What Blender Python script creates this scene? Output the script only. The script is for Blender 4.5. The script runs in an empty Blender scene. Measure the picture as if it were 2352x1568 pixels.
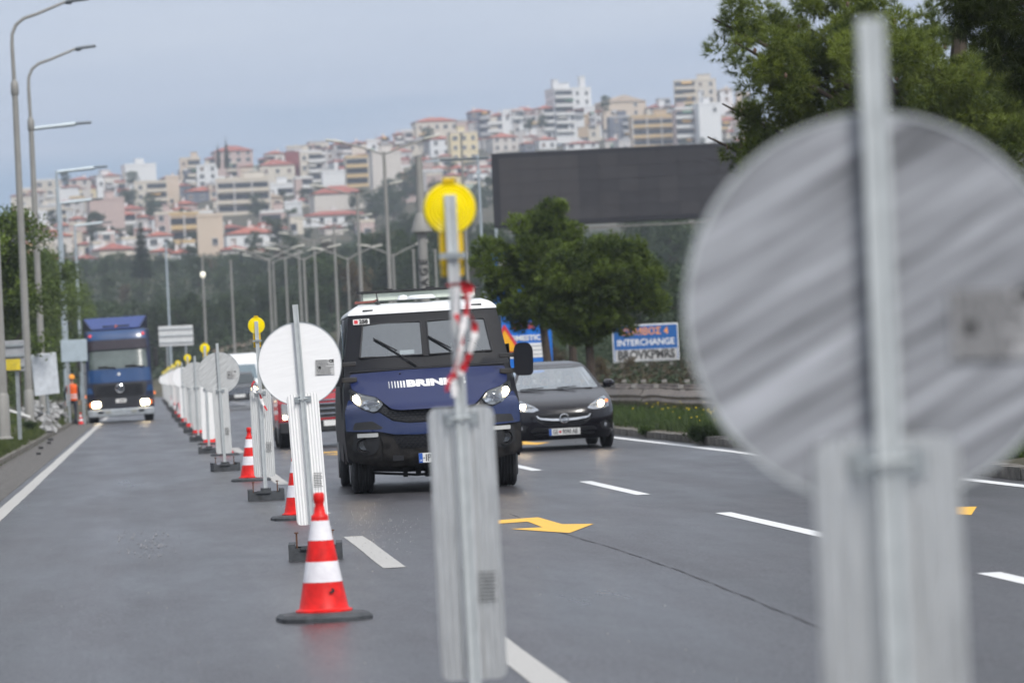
import bpy, math, random
import numpy as np
from math import sin, cos, pi, radians as R, sqrt
from mathutils import Vector, Matrix, geometry
random.seed(7); rng = np.random.default_rng(7)
S = bpy.context.scene
COL = S.collection
# ------------------------------------------------------------------ camera
EYE = Vector((0, 0, 1.45)); FPX = 9404.0
YAW, PIT, ROLL = math.atan(844.5/FPX), math.atan(53.4/9442), math.atan(.047)
_f = Vector((sin(YAW)*cos(PIT), cos(YAW)*cos(PIT), sin(PIT)))
_r0 = Vector((cos(YAW), -sin(YAW), 0)); _u0 = _r0.cross(_f)
_up = _u0*cos(ROLL) + _r0*sin(ROLL); _rt = _r0*cos(ROLL) - _u0*sin(ROLL)
cd = bpy.data.cameras.new('camera'); cam = bpy.data.objects.new('camera', cd); COL.objects.link(cam)
cam.matrix_world = Matrix(((_rt.x, _up.x, -_f.x, EYE.x), (_rt.y, _up.y, -_f.y, EYE.y), (_rt.z, _up.z, -_f.z, EYE.z), (0, 0, 0, 1)))
cd.sensor_width = 36; cd.lens = FPX/2352*36; cd.clip_start = .5; cd.clip_end = 20000
cd.dof.use_dof = True; cd.dof.focus_distance = 38; cd.dof.aperture_fstop = 3.9; cd.dof.aperture_blades = 0
S.camera = cam
# ------------------------------------------------------------------ sky, sun, exposure
SUN_EL, SUN_AZ = R(48), R(155)      # az: from +Y clockwise, so behind the viewer's right shoulder
W = bpy.data.worlds.new('World'); S.world = W; W.use_nodes = True
nt = W.node_tree; nt.nodes.clear()
def wn(t, **k):
    n = nt.nodes.new(t)
    for a, b in k.items(): setattr(n, a, b)
    return n
out = wn('ShaderNodeOutputWorld'); bg = wn('ShaderNodeBackground'); bg.inputs[1].default_value = .1
sky = wn('ShaderNodeTexSky', sky_type='NISHITA', sun_disc=False, sun_elevation=SUN_EL, sun_rotation=SUN_AZ)
tc = wn('ShaderNodeTexCoord'); sep = wn('ShaderNodeSeparateXYZ')
nt.links.new(tc.outputs['Generated'], sep.inputs[0])
ramp = wn('ShaderNodeValToRGB'); el = ramp.color_ramp.elements
mp = wn('ShaderNodeMapping'); mp.inputs['Scale'].default_value = (2.2, 2.2, 26)
nz = wn('ShaderNodeTexNoise'); nz.inputs['Scale'].default_value = 2.2; nz.inputs['Detail'].default_value = 4; nz.inputs['Roughness'].default_value = .45
nt.links.new(tc.outputs['Generated'], mp.inputs[0]); nt.links.new(mp.outputs[0], nz.inputs[0])
m1 = wn('ShaderNodeMath', operation='MULTIPLY_ADD'); m1.inputs[1].default_value = .10; m1.inputs[2].default_value = -.05
nt.links.new(nz.outputs[0], m1.inputs[0])
m2 = wn('ShaderNodeMath', operation='ADD'); nt.links.new(sep.outputs[2], m2.inputs[0]); nt.links.new(m1.outputs[0], m2.inputs[1])
nt.links.new(m2.outputs[0], ramp.inputs[0])
SKY = [(0, (.25, .38, .58)), (.028, (.235, .38, .62)), (.05, (.29, .42, .62)), (.072, (.46, .54, .71)), (.10, (.60, .66, .79)), (.3, (.70, .74, .82)), (1, (1.15, 1.18, 1.24))]
while len(el) < len(SKY): el.new(.5)
for e, (p, c) in zip(el, SKY): e.position = p; e.color = (*[v/1.4 for v in c], 1)
sc_ = wn('ShaderNodeVectorMath', operation='SCALE'); sc_.inputs['Scale'].default_value = 1.4*10/2.1
nt.links.new(ramp.outputs[0], sc_.inputs[0])
mx = wn('ShaderNodeMixRGB'); mx.inputs[0].default_value = .93
nt.links.new(sky.outputs[0], mx.inputs[1]); nt.links.new(sc_.outputs[0], mx.inputs[2])
nt.links.new(mx.outputs[0], bg.inputs[0]); nt.links.new(bg.outputs[0], out.inputs[0])
sl = bpy.data.lights.new('sun', 'SUN'); sl.energy = 1.5; sl.angle = R(14); sl.color = (1, .96, .9)
sun = bpy.data.objects.new('sun', sl); COL.objects.link(sun)
_sd = Vector((sin(SUN_AZ)*cos(SUN_EL), cos(SUN_AZ)*cos(SUN_EL), sin(SUN_EL)))
sun.rotation_euler = _sd.to_track_quat('Z', 'Y').to_euler()
S.view_settings.view_transform = 'Standard'; S.view_settings.look = 'None'; S.view_settings.gamma = 1
S.view_settings.use_curve_mapping = False; S.view_settings.exposure = 1.07
S.render.engine = 'CYCLES'; S.cycles.use_denoising = True; S.cycles.max_bounces = 6; S.cycles.volume_bounces = 0
S.cycles.transparent_max_bounces = 12; S.cycles.use_adaptive_sampling = True; S.cycles.adaptive_threshold = .02
# ------------------------------------------------------------------ picture geometry (2352 px wide)
def ray(px, py): return _f + _rt*((px-1176)/FPX) + _up*((784-py)/FPX)
def at(px, py, Y):
    d = ray(px, py); return EYE + d*(Y/d.y)
def gnd(px, py, z=0):
    d = ray(px, py); return EYE + d*((z-EYE.z)/d.z)
# ------------------------------------------------------------------ materials
def mat(name, col, rough=.5, metal=0, var=.12, scale=6, bump=0, bscale=60, coat=0, stretch=None, rot=None, emit=None, est=1, rvar=.15, col2=None, spec=.5):
    m = bpy.data.materials.new(name); m.use_nodes = True; t = m.node_tree; N, L = t.nodes, t.links
    b = N['Principled BSDF']; b.inputs['Metallic'].default_value = metal; b.inputs['Coat Weight'].default_value = coat
    b.inputs['Specular IOR Level'].default_value = spec
    c = N.new('ShaderNodeTexCoord'); src = c.outputs['Object']
    if stretch or rot:
        mm = N.new('ShaderNodeMapping'); mm.vector_type = 'TEXTURE' if rot else 'POINT'
        if rot: mm.inputs['Rotation'].default_value = rot
        if stretch: mm.inputs['Scale'].default_value = tuple(1/s for s in stretch) if rot else stretch
        L.new(src, mm.inputs[0]); src = mm.outputs[0]
    n = N.new('ShaderNodeTexNoise'); n.inputs['Scale'].default_value = scale; n.inputs['Detail'].default_value = 6; n.inputs['Roughness'].default_value = .6
    L.new(src, n.inputs[0])
    rp = N.new('ShaderNodeValToRGB'); rp.color_ramp.elements[0].position = .3; rp.color_ramp.elements[1].position = .7
    a = tuple(max(0, v*(1-var)) for v in col); z = col2 or tuple(min(1, v*(1+var)) for v in col)
    rp.color_ramp.elements[0].color = (*a, 1); rp.color_ramp.elements[1].color = (*z, 1)
    L.new(n.outputs[0], rp.inputs[0]); L.new(rp.outputs[0], b.inputs['Base Color'])
    mr = N.new('ShaderNodeMapRange'); mr.inputs[3].default_value = max(.02, rough-rvar/2); mr.inputs[4].default_value = min(1, rough+rvar/2)
    L.new(n.outputs[0], mr.inputs[0]); L.new(mr.outputs[0], b.inputs['Roughness'])
    if bump:
        n2 = N.new('ShaderNodeTexNoise'); n2.inputs['Scale'].default_value = bscale; n2.inputs['Detail'].default_value = 4; L.new(src, n2.inputs[0])
        bp = N.new('ShaderNodeBump'); bp.inputs['Strength'].default_value = bump; bp.inputs['Distance'].default_value = .01
        L.new(n2.outputs[0], bp.inputs['Height']); L.new(bp.outputs[0], b.inputs['Normal'])
    if emit: b.inputs['Emission Color'].default_value = (*emit, 1); b.inputs['Emission Strength'].default_value = est
    m['_b'] = 1
    return m
def foliage_mat(name, a, z, trans=.25):
    m = bpy.data.materials.new(name); m.use_nodes = True; t = m.node_tree; N, L = t.nodes, t.links; N.clear()
    o = N.new('ShaderNodeOutputMaterial'); at_ = N.new('ShaderNodeAttribute'); at_.attribute_name = 'tint'
    rp = N.new('ShaderNodeValToRGB'); e = rp.color_ramp.elements; e[0].color = (*a, 1); e[1].color = (*z, 1)
    L.new(at_.outputs['Fac'], rp.inputs[0])
    oi = N.new('ShaderNodeObjectInfo'); hs = N.new('ShaderNodeHueSaturation'); mr = N.new('ShaderNodeMapRange')
    mr.inputs[3].default_value = .75; mr.inputs[4].default_value = 1.25; L.new(oi.outputs['Random'], mr.inputs[0]); L.new(mr.outputs[0], hs.inputs['Value'])
    L.new(rp.outputs[0], hs.inputs['Color'])
    d = N.new('ShaderNodeBsdfDiffuse'); tr = N.new('ShaderNodeBsdfTranslucent'); g = N.new('ShaderNodeBsdfGlossy'); g.inputs['Roughness'].default_value = .55
    x = N.new('ShaderNodeMixShader'); x.inputs[0].default_value = trans; y = N.new('ShaderNodeMixShader'); y.inputs[0].default_value = .03
    L.new(hs.outputs[0], d.inputs[0]); L.new(hs.outputs[0], tr.inputs[0]); L.new(d.outputs[0], x.inputs[1]); L.new(tr.outputs[0], x.inputs[2])
    L.new(x.outputs[0], y.inputs[1]); L.new(g.outputs[0], y.inputs[2]); L.new(y.outputs[0], o.inputs[0])
    return m
def glass_mat(name, tint, refl, rough=.03):
    m = bpy.data.materials.new(name); m.use_nodes = True; t = m.node_tree; N, L = t.nodes, t.links; N.clear()
    o = N.new('ShaderNodeOutputMaterial'); tr = N.new('ShaderNodeBsdfTransparent'); tr.inputs[0].default_value = (*tint, 1)
    g = N.new('ShaderNodeBsdfGlossy'); g.inputs['Roughness'].default_value = rough; g.inputs[0].default_value = (.92, .97, 1, 1)
    fr = N.new('ShaderNodeFresnel'); fr.inputs[0].default_value = 1.5; ad = N.new('ShaderNodeMath'); ad.operation = 'ADD'; ad.inputs[1].default_value = refl; ad.use_clamp = True
    L.new(fr.outputs[0], ad.inputs[0]); x = N.new('ShaderNodeMixShader'); L.new(ad.outputs[0], x.inputs[0]); L.new(tr.outputs[0], x.inputs[1]); L.new(g.outputs[0], x.inputs[2]); L.new(x.outputs[0], o.inputs[0])
    return m
M = {}
def mm(k, *a, **kw):
    if k not in M: M[k] = mat(k, *a, **kw)
    return M[k]
# aluminium: brushed streaks run at a given angle in the sheet's own plane (x, z)
def alu(name, col, ang, scale=5, k=14, var=.3, rough=.42, metal=.85):
    return mm(name, col, rough, metal, var=var, scale=scale, stretch=(1, 1, k), rot=(0, ang, 0), rvar=.25, bump=.15, bscale=40)
mm('galvanised', (.42, .45, .46), .42, .8, var=.15, scale=14, rvar=.2)
mm('pale_galvanised', (.52, .55, .56), .5, .35, var=.1, scale=14)
mm('black_rubber', (.022, .023, .026), .7, var=.4, scale=20, bump=.3)
mm('dusty_rubber', (.05, .055, .062), .75, var=.5, scale=9, bump=.4)
mm('rust', (.11, .045, .02), .8, var=.4, scale=40)
mm('cone_red', (.66, .012, .010), .45, var=.28, scale=13, bump=.1, spec=.3)
mm('cone_white', (.72, .69, .74), .32, var=.08, scale=10, col2=(.85, .84, .87))
mm('lamp_yellow', (.92, .74, .002), .3, var=.06, scale=9)
mm('lamp_yellow_dark', (.75, .50, .003), .35, var=.1, scale=9)
mm('tape_red', (.55, .03, .04), .35, var=.15); mm('tape_white', (.8, .78, .78), .35, var=.08)
mm('black_paint', (.012, .012, .014), .35, var=.2); mm('matt_black', (.02, .021, .024), .65, var=.3)
mm('white_paint', (.78, .78, .77), .45, var=.06, scale=4)
mm('ink', (.03, .03, .03), .6, var=.1)
mm('chrome', (.75, .76, .78), .15, 1, var=.05)
mm('dark_interior', (.03, .032, .036), .8)
mm('lamp_on', (1, .9, .75), .3, emit=(1, .76, .42), est=14)
mm('lamp_on_white', (1, .95, .9), .3, emit=(1, .72, .42), est=40)
mm('amber', (.8, .15, .02), .3, emit=(1, .25, .04), est=.5)
mm('plate_white', (.75, .75, .74), .4, var=.05); mm('plate_blue', (.02, .1, .42), .4)
mm('tan_skin', (.45, .25, .17), .5, var=.08); mm('hair', (.02, .015, .012), .6); mm('navy_cloth', (.02, .025, .04), .85); mm('grey_cloth', (.12, .13, .14), .85)
mm('orange_vest', (.95, .13, .01), .6, var=.08, emit=(1, .12, 0), est=.04)
mm('helmet', (.9, .33, .01), .35)
GLASS = glass_mat('windscreen_glass', (.72, .78, .80), .20)
LENS = glass_mat('headlamp_lens', (.95, .97, 1), .08)
# ------------------------------------------------------------------ mesh helpers
def link(o, parent=None):
    COL.objects.link(o)
    if parent: o.parent = parent
    return o
def tag(o, label=None, cat=None, group=None, kind=None):
    if label: o['label'] = label
    if cat: o['category'] = cat
    if group: o['group'] = group
    if kind: o['kind'] = kind
    return o
def thing(name, label, cat, loc=(0, 0, 0), rz=0, group=None, rot=None):
    o = bpy.data.objects.new(name, None); o.location = loc; o.rotation_euler = rot or (0, 0, rz); o.empty_display_size = .2
    return tag(link(o), label, cat, group)
def copy_tree(o, parent=None):
    c = o.copy(); COL.objects.link(c)
    if parent: c.parent = parent
    for ch in KIDS.get(o.name, []): copy_tree(ch, c)
    return c
KIDS = {}
class MB:
    def __init__(s): s.v = []; s.f = []
    def add(s, vs, fs):
        n = len(s.v); s.v += [tuple(v) for v in vs]; s.f += [tuple(i+n for i in f) for f in fs]; return s
    def box(s, c, d, rz=0, rx=0, ry=0):
        m = Matrix.Rotation(rz, 3, 'Z') @ Matrix.Rotation(ry, 3, 'Y') @ Matrix.Rotation(rx, 3, 'X')
        vs = [Vector(c) + m @ Vector((x*d[0]/2, y*d[1]/2, z*d[2]/2)) for x in (-1, 1) for y in (-1, 1) for z in (-1, 1)]
        return s.add(vs, [(0, 1, 3, 2), (4, 6, 7, 5), (0, 4, 5, 1), (2, 3, 7, 6), (0, 2, 6, 4), (1, 5, 7, 3)])
    def tube(s, pts, r, n=8, cap=True):
        pts = [Vector(p) for p in pts]; rs = r if isinstance(r, (list, tuple)) else [r]*len(pts); rows = []
        prev = None
        for i, p in enumerate(pts):
            t = (pts[min(i+1, len(pts)-1)] - pts[max(i-1, 0)]).normalized()
            a = prev if prev is not None else (Vector((0, 0, 1)) if abs(t.z) < .9 else Vector((1, 0, 0)))
            u = (a - t*a.dot(t)).normalized(); w = t.cross(u); prev = u
            rows.append([p + (u*cos(2*pi*k/n) + w*sin(2*pi*k/n))*rs[i] for k in range(n)])
        vs = [v for q in rows for v in q]; fs = []
        for i in range(len(pts)-1):
            for k in range(n): k2 = (k+1) % n; fs.append((i*n+k, i*n+k2, (i+1)*n+k2, (i+1)*n+k))
        if cap: fs += [tuple(range(n))[::-1], tuple((len(pts)-1)*n+k for k in range(n))]
        return s.add(vs, fs)
    def lathe(s, prof, c=(0, 0, 0), n=24, axis='Z', sx=1, sy=1):
        vs = []; fs = []
        for r, z in prof:
            for k in range(n):
                a = 2*pi*k/n; p = (r*cos(a)*sx, r*sin(a)*sy, z)
                if axis == 'Y': p = (p[0], z, p[1])
                if axis == 'X': p = (z, p[0], p[1])
                vs.append((p[0]+c[0], p[1]+c[1], p[2]+c[2]))
        for i in range(len(prof)-1):
            for k in range(n): k2 = (k+1) % n; fs.append((i*n+k, i*n+k2, (i+1)*n+k2, (i+1)*n+k))
        cl = prof[0] == prof[-1]
        if prof[0][0] > 1e-4 and not cl: fs.append(tuple(range(n))[::-1])
        if prof[-1][0] > 1e-4 and not cl: fs.append(tuple((len(prof)-1)*n+k for k in range(n)))
        return s.add(vs, fs)
    def prism(s, pts, d, axis='Y', y0=0):     # polygon (a, b) given depth d along the axis
        n = len(pts); P = lambda a, b, h: (a, h, b) if axis == 'Y' else ((h, a, b) if axis == 'X' else (a, b, h))
        vs = [P(a, b, y0) for a, b in pts] + [P(a, b, y0+d) for a, b in pts]
        return s.add(vs, [tuple(range(n)), tuple(range(2*n-1, n-1, -1))] + [(i, (i+1) % n, n+(i+1) % n, n+i) for i in range(n)])
    def sheet(s, poly, fn, thick=.01, grid=.06, off=0, holes=()):
        """a polygon in the (x, z) plane laid over the surface y = fn(x, z) with a rim of its own depth"""
        P = []
        for i, p in enumerate(poly):
            q = poly[(i+1) % len(poly)]; L = math.hypot(q[0]-p[0], q[1]-p[1]); k = max(1, int(L/grid))
            P += [(p[0]+(q[0]-p[0])*j/k, p[1]+(q[1]-p[1])*j/k) for j in range(k)]
        n = len(P); xs = [p[0] for p in P]; zs = [p[1] for p in P]; pts = [Vector(p) for p in P]
        gx = np.arange(min(xs)+grid/2, max(xs), grid); gz = np.arange(min(zs)+grid/2, max(zs), grid)
        A = np.array(P); B = np.roll(A, -1, 0)
        for x in gx:
            for z in gz:
                c = (A[:, 1] > z) != (B[:, 1] > z)
                xi = A[:, 0] + (z-A[:, 1])*(B[:, 0]-A[:, 0])/np.where(np.abs(B[:, 1]-A[:, 1]) < 1e-9, 1e-9, B[:, 1]-A[:, 1])
                if (np.sum(c & (x < xi)) % 2) and np.min(np.hypot(A[:, 0]-x, A[:, 1]-z)) > grid*.4: pts.append(Vector((x, z)))
        r = geometry.delaunay_2d_cdt(pts, [(i, (i+1) % n) for i in range(n)], [], 1, 1e-5)
        vo, fo = r[0], r[2]
        vs = [(p.x, fn(p.x, p.y)-off, p.y) for p in vo]; fs = []
        for f in fo:
            a, b, c = [vo[i] for i in f[:3]]
            fs.append(tuple(f) if (b-a).cross(c-a) > 0 else tuple(f)[::-1])
        k = len(vs); rim = [(p[0], fn(*p)-off, p[1]) for p in P] + [(p[0], fn(*p)-off+thick, p[1]) for p in P]
        vs += rim; fs += [(k+i, k+n+i, k+n+(i+1) % n, k+(i+1) % n) for i in range(n)]
        return s.add(vs, fs)
    def mesh(s, name, material, smooth=True, ang=35):
        me = bpy.data.meshes.new(name); me.from_pydata(s.v, [], s.f)
        for m_ in (material if isinstance(material, (list, tuple)) else [material]): me.materials.append(m_)
        if smooth:
            me.shade_smooth(); me.set_sharp_from_angle(angle=R(ang))
        return me
    def obj(s, name, material, parent=None, smooth=True, loc=None, bevel=0, ang=35):
        o = link(bpy.data.objects.new(name, s.mesh(name, material, smooth, ang)), parent)
        if loc: o.location = loc
        if bevel:
            b = o.modifiers.new('bevel', 'BEVEL'); b.width = bevel; b.segments = 2; b.limit_method = 'ANGLE'
        if parent: KIDS.setdefault(parent.name, []).append(o)
        return o
def inst(o, parent, loc=(0, 0, 0), rz=0, scale=(1, 1, 1), name=None):
    """another object sharing o's mesh"""
    c = bpy.data.objects.new(name or o.name.split('.')[0], o.data if hasattr(o, 'data') else o); c.location = loc; c.rotation_euler = (0, 0, rz); c.scale = scale
    link(c, parent)
    if parent: KIDS.setdefault(parent.name, []).append(c)
    return c
def np_mesh(name, V, F, material, tint=None):
    me = bpy.data.meshes.new(name); k = F.shape[1]
    me.vertices.add(len(V)); me.vertices.foreach_set('co', V.astype(np.float32).ravel())
    me.loops.add(F.size); me.loops.foreach_set('vertex_index', F.astype(np.int32).ravel())
    me.polygons.add(len(F)); me.polygons.foreach_set('loop_start', np.arange(0, F.size, k, dtype=np.int32))
    me.update(calc_edges=True)
    if tint is not None:
        a = me.attributes.new('tint', 'FLOAT', 'POINT'); a.data.foreach_set('value', tint.astype(np.float32))
    me.materials.append(material); me.validate(); return me
def rpoly(pts, r, k=4):
    """round every corner of a polygon"""
    o = []; n = len(pts)
    for i in range(n):
        a, b, c = Vector(pts[i-1]), Vector(pts[i]), Vector(pts[(i+1) % n])
        d1 = min(r, (a-b).length*.45); d2 = min(r, (c-b).length*.45)
        p, q = b+(a-b).normalized()*d1, b+(c-b).normalized()*d2
        for j in range(k+1): t = j/k; o.append(tuple(p*(1-t)**2 + b*2*t*(1-t) + q*t*t))
    return o
def rect(x0, x1, z0, z1): return [(x0, z0), (x1, z0), (x1, z1), (x0, z1)]
def mirror(pts): return [(-x, z) for x, z in pts][::-1]
def text(body, size, material, parent, loc, name='lettering', sx=1, bold=0, rot=(pi/2, 0, 0), extrude=.002, align='CENTER'):
    c = bpy.data.curves.new('t', 'FONT'); c.body = body; c.size = size; c.extrude = extrude; c.offset = bold; c.align_x = align; c.align_y = 'CENTER'; c.resolution_u = 3
    o = bpy.data.objects.new('t', c); me = bpy.data.meshes.new_from_object(o); bpy.data.objects.remove(o)
    me.materials.clear(); me.materials.append(material)
    q = bpy.data.objects.new(name, me); q.location = loc; q.rotation_euler = rot; q.scale = (sx, 1, 1); link(q, parent)
    if parent: KIDS.setdefault(parent.name, []).append(q)
    return q
def drape(o, fn, off):
    """bend flat lettering standing in the (x, z) plane onto the surface y = fn(x, z); mesh data become local to the parent"""
    mw = Matrix.LocRotScale(o.location, o.rotation_euler, o.scale)
    for v in o.data.vertices:
        p = mw @ v.co; v.co = (p.x, fn(p.x, p.z)-off+(p.y-o.location.y)*.3, p.z)
    o.location = (0, 0, 0); o.rotation_euler = (0, 0, 0); o.scale = (1, 1, 1)
# ================================================================== SETTING
def sst(a, b, x):
    t = np.clip((x-a)/(b-a), 0, 1); return t*t*(3-2*t)
RX = [-600, -200, -36, 41, 102, 149, 195, 310, 700]; RH = [30, 42, 61, 70, 77, 79, 83, 88, 80]
def terr(X, Y):
    X = np.asarray(X, float); Y = np.asarray(Y, float)
    left = np.interp(-X, [2.8, 2.95, 3.6, 9, 60], [-.06, .13, .43, .55, 2.2])
    right = np.interp(X, [9.14, 9.26, 11, 16, 60], [-.06, .14, .3, .5, 3.0])
    near = np.where(X < 3, left, right)
    bank = np.interp(X, [-30, -6, 2, 7, 10, 30, 100], [2.5, 1.2, 1.6, 3.6, 4.3, 7, 12])
    h = near + sst(372, 402, Y)*(bank-near)
    h = h + sst(440, 850, Y)*(25-bank)*1.0
    ridge = np.interp(X, RX, RH)
    h = np.where(Y > 850, 25 + (ridge-25)*np.clip((Y-850)/600, 0, 1)**.95, h)
    h = np.where(Y > 1450, ridge - (Y-1450)*.05, h)
    return h + np.where(Y > 410, 1.0, 0)*(np.sin(X*.07+Y*.013)*.8)*sst(410, 500, Y)
def terr_grid(xs, ys, name, material):
    X, Y = np.meshgrid(xs, ys); Z = terr(X, Y); n, k = X.shape
    V = np.stack([X.ravel(), Y.ravel(), Z.ravel()], 1); i = np.arange(n*k).reshape(n, k)
    F = np.stack([i[:-1, :-1].ravel(), i[:-1, 1:].ravel(), i[1:, 1:].ravel(), i[1:, :-1].ravel()], 1)
    me = np_mesh(name, V, F, material); me.shade_smooth(); return link(bpy.data.objects.new(name, me))
m = mat('ground_earth', (.035, .045, .018), .95, var=.5, scale=.12, col2=(.085, .07, .04), bump=.5, bscale=3)
xs = np.unique(np.concatenate([np.linspace(-900, -60, 22), np.linspace(-60, -10, 18), np.arange(-10, -3.6, 1.2), [-3.6, -3.3, -2.95, -2.8], np.linspace(-2.7, 9, 5), [9.14, 9.26, 9.8, 10.4, 11], np.linspace(12, 60, 24), np.linspace(64, 320, 50), np.linspace(340, 1000, 16)]))
ys = np.unique(np.concatenate([np.linspace(-60, 360, 30), np.linspace(366, 440, 24), np.linspace(450, 1450, 70), np.linspace(1480, 2550, 14)]))
g = terr_grid(xs, ys, 'terrain', m); tag(g, kind='structure')
far = MB().add([(-1140, -790, -79.9), (1240, -790, -79.9), (1240, 2590, -79.9), (-1140, 2590, -79.9)], [(0, 1, 2, 3)]).obj('ground', m, smooth=False); tag(far, kind='structure')
# asphalt
def asphalt(name, a, z, rough, sc_=1.0):
    m = bpy.data.materials.new(name); m.use_nodes = True; t = m.node_tree; N, L = t.nodes, t.links; b = N['Principled BSDF']
    c = N.new('ShaderNodeTexCoord'); mp = N.new('ShaderNodeMapping'); mp.inputs['Scale'].default_value = (1, .16, 1); L.new(c.outputs['Object'], mp.inputs[0])
    n1 = N.new('ShaderNodeTexNoise'); n1.inputs['Scale'].default_value = .9; n1.inputs['Detail'].default_value = 8; n1.inputs['Roughness'].default_value = .65; L.new(mp.outputs[0], n1.inputs[0])
    n2 = N.new('ShaderNodeTexNoise'); n2.inputs['Scale'].default_value = 95*sc_; n2.inputs['Detail'].default_value = 3; L.new(c.outputs['Object'], n2.inputs[0])
    v = N.new('ShaderNodeTexVoronoi'); v.inputs['Scale'].default_value = 60*sc_; L.new(c.outputs['Object'], v.inputs[0])
    r1 = N.new('ShaderNodeValToRGB'); r1.color_ramp.elements[0].position = .3; r1.color_ramp.elements[1].position = .75; r1.color_ramp.elements[0].color = (*a, 1); r1.color_ramp.elements[1].color = (*z, 1); L.new(n1.outputs[0], r1.inputs[0])
    mxx = N.new('ShaderNodeMixRGB'); mxx.blend_type = 'MULTIPLY'; mxx.inputs[0].default_value = 1
    mr = N.new('ShaderNodeMapRange'); mr.inputs[1].default_value = .3; mr.inputs[2].default_value = .7; mr.inputs[3].default_value = .4; mr.inputs[4].default_value = 1.6; L.new(n2.outputs[0], mr.inputs[0])
    L.new(r1.outputs[0], mxx.inputs[1]); L.new(mr.outputs[0], mxx.inputs[2])
    # long worn bands running with the traffic, and coarse speckle of the stones
    m3 = N.new('ShaderNodeMapping'); m3.inputs['Scale'].default_value = (1.6, .012, 1); L.new(c.outputs['Object'], m3.inputs[0])
    n3 = N.new('ShaderNodeTexNoise'); n3.inputs['Scale'].default_value = 1.1; n3.inputs['Detail'].default_value = 5; L.new(m3.outputs[0], n3.inputs[0])
    r3 = N.new('ShaderNodeMapRange'); r3.inputs[1].default_value = .35; r3.inputs[2].default_value = .65; r3.inputs[3].default_value = .78; r3.inputs[4].default_value = 1.2; L.new(n3.outputs[0], r3.inputs[0])
    m4 = N.new('ShaderNodeMapping'); m4.inputs['Scale'].default_value = (1, .3, 1); L.new(c.outputs['Object'], m4.inputs[0])
    n4 = N.new('ShaderNodeTexNoise'); n4.inputs['Scale'].default_value = 42; n4.inputs['Detail'].default_value = 2; L.new(m4.outputs[0], n4.inputs[0])
    r4 = N.new('ShaderNodeMapRange'); r4.inputs[1].default_value = .35; r4.inputs[2].default_value = .65; r4.inputs[3].default_value = .42; r4.inputs[4].default_value = 1.62; L.new(n4.outputs[0], r4.inputs[0])
    q1 = N.new('ShaderNodeMath'); q1.operation = 'MULTIPLY'; L.new(r3.outputs[0], q1.inputs[0]); L.new(r4.outputs[0], q1.inputs[1])
    q2 = N.new('ShaderNodeMixRGB'); q2.blend_type = 'MULTIPLY'; q2.inputs[0].default_value = 1; L.new(mxx.outputs[0], q2.inputs[1]); L.new(q1.outputs[0], q2.inputs[2])
    L.new(q2.outputs[0], b.inputs['Base Color']); b.inputs['Specular IOR Level'].default_value = .4
    m2 = N.new('ShaderNodeMapRange'); m2.inputs[1].default_value = .3; m2.inputs[2].default_value = .7; m2.inputs[3].default_value = rough-.1; m2.inputs[4].default_value = rough+.1; L.new(n1.outputs[0], m2.inputs[0]); L.new(m2.outputs[0], b.inputs['Roughness'])
    bp = N.new('ShaderNodeBump'); bp.inputs['Strength'].default_value = .55; bp.inputs['Distance'].default_value = .004; L.new(v.outputs[0], bp.inputs['Height']); L.new(bp.outputs[0], b.inputs['Normal'])
    return m
ASPH = asphalt('asphalt', (.028, .027, .031), (.058, .056, .063), .36)
def strip(name, x0, x1, y0, y1, z, material, parent=None, n=1, thick=0):
    b = MB()
    for i in range(n):
        ya, yb = y0+(y1-y0)*i/n, y0+(y1-y0)*(i+1)/n; b.add([(x0, ya, z), (x1, ya, z), (x1, yb, z), (x0, yb, z)], [(0, 1, 2, 3)])
    return b.obj(name, material, parent, smooth=False)
road = strip('road', -1.95, 9.02, -12, 385, 0, ASPH); tag(road, kind='structure')
m = mat('shoulder_gravel', (.055, .053, .052), .9, var=.5, scale=9, bump=1, bscale=22, col2=(.17, .16, .15))
sh = strip('gravel_shoulder', -2.82, -1.93, -12, 385, .004, m); tag(sh, kind='structure')
# worn road paint
def paint(name, col, wear, base=(.09, .09, .1)):
    m = mat(name, col, .5, var=.0, scale=30); t = m.node_tree; N, L = t.nodes, t.links; b = N['Principled BSDF']
    c = N.new('ShaderNodeTexCoord'); n = N.new('ShaderNodeTexNoise'); n.inputs['Scale'].default_value = 22; n.inputs['Detail'].default_value = 9; n.inputs['Roughness'].default_value = .75; L.new(c.outputs['Object'], n.inputs[0])
    r = N.new('ShaderNodeValToRGB'); r.color_ramp.elements[0].position = wear-.03; r.color_ramp.elements[1].position = wear+.05; r.color_ramp.elements[0].color = (*base, 1); r.color_ramp.elements[1].color = (*col, 1)
    L.new(n.outputs[0], r.inputs[0]); L.new(r.outputs[0], b.inputs['Base Color']); return m
PW = paint('fresh_white_paint', (.68, .69, .70), .34); PO = paint('worn_white_paint', (.40, .39, .37), .37, (.16, .155, .15)); PY = paint('yellow_paint', (.80, .44, .02), .34)
def line(name, material, x, w, y0, y1, z=.004, wob=.0):
    b = MB(); n = max(1, int((y1-y0)/1.5)); L = []
    for i in range(n+1):
        y = y0+(y1-y0)*i/n; L += [(x-w/2+random.uniform(-wob, wob), y, z), (x+w/2+random.uniform(-wob, wob), y, z)]
    return b.add(L, [(2*i, 2*i+1, 2*i+3, 2*i+2) for i in range(n)]).obj(name, material, road, smooth=False)
line('edge_line', PO, -1.74, .17, -10, 380, wob=.006); line('edge_line', PW, 8.66, .17, -10, 380, wob=.004)
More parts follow.
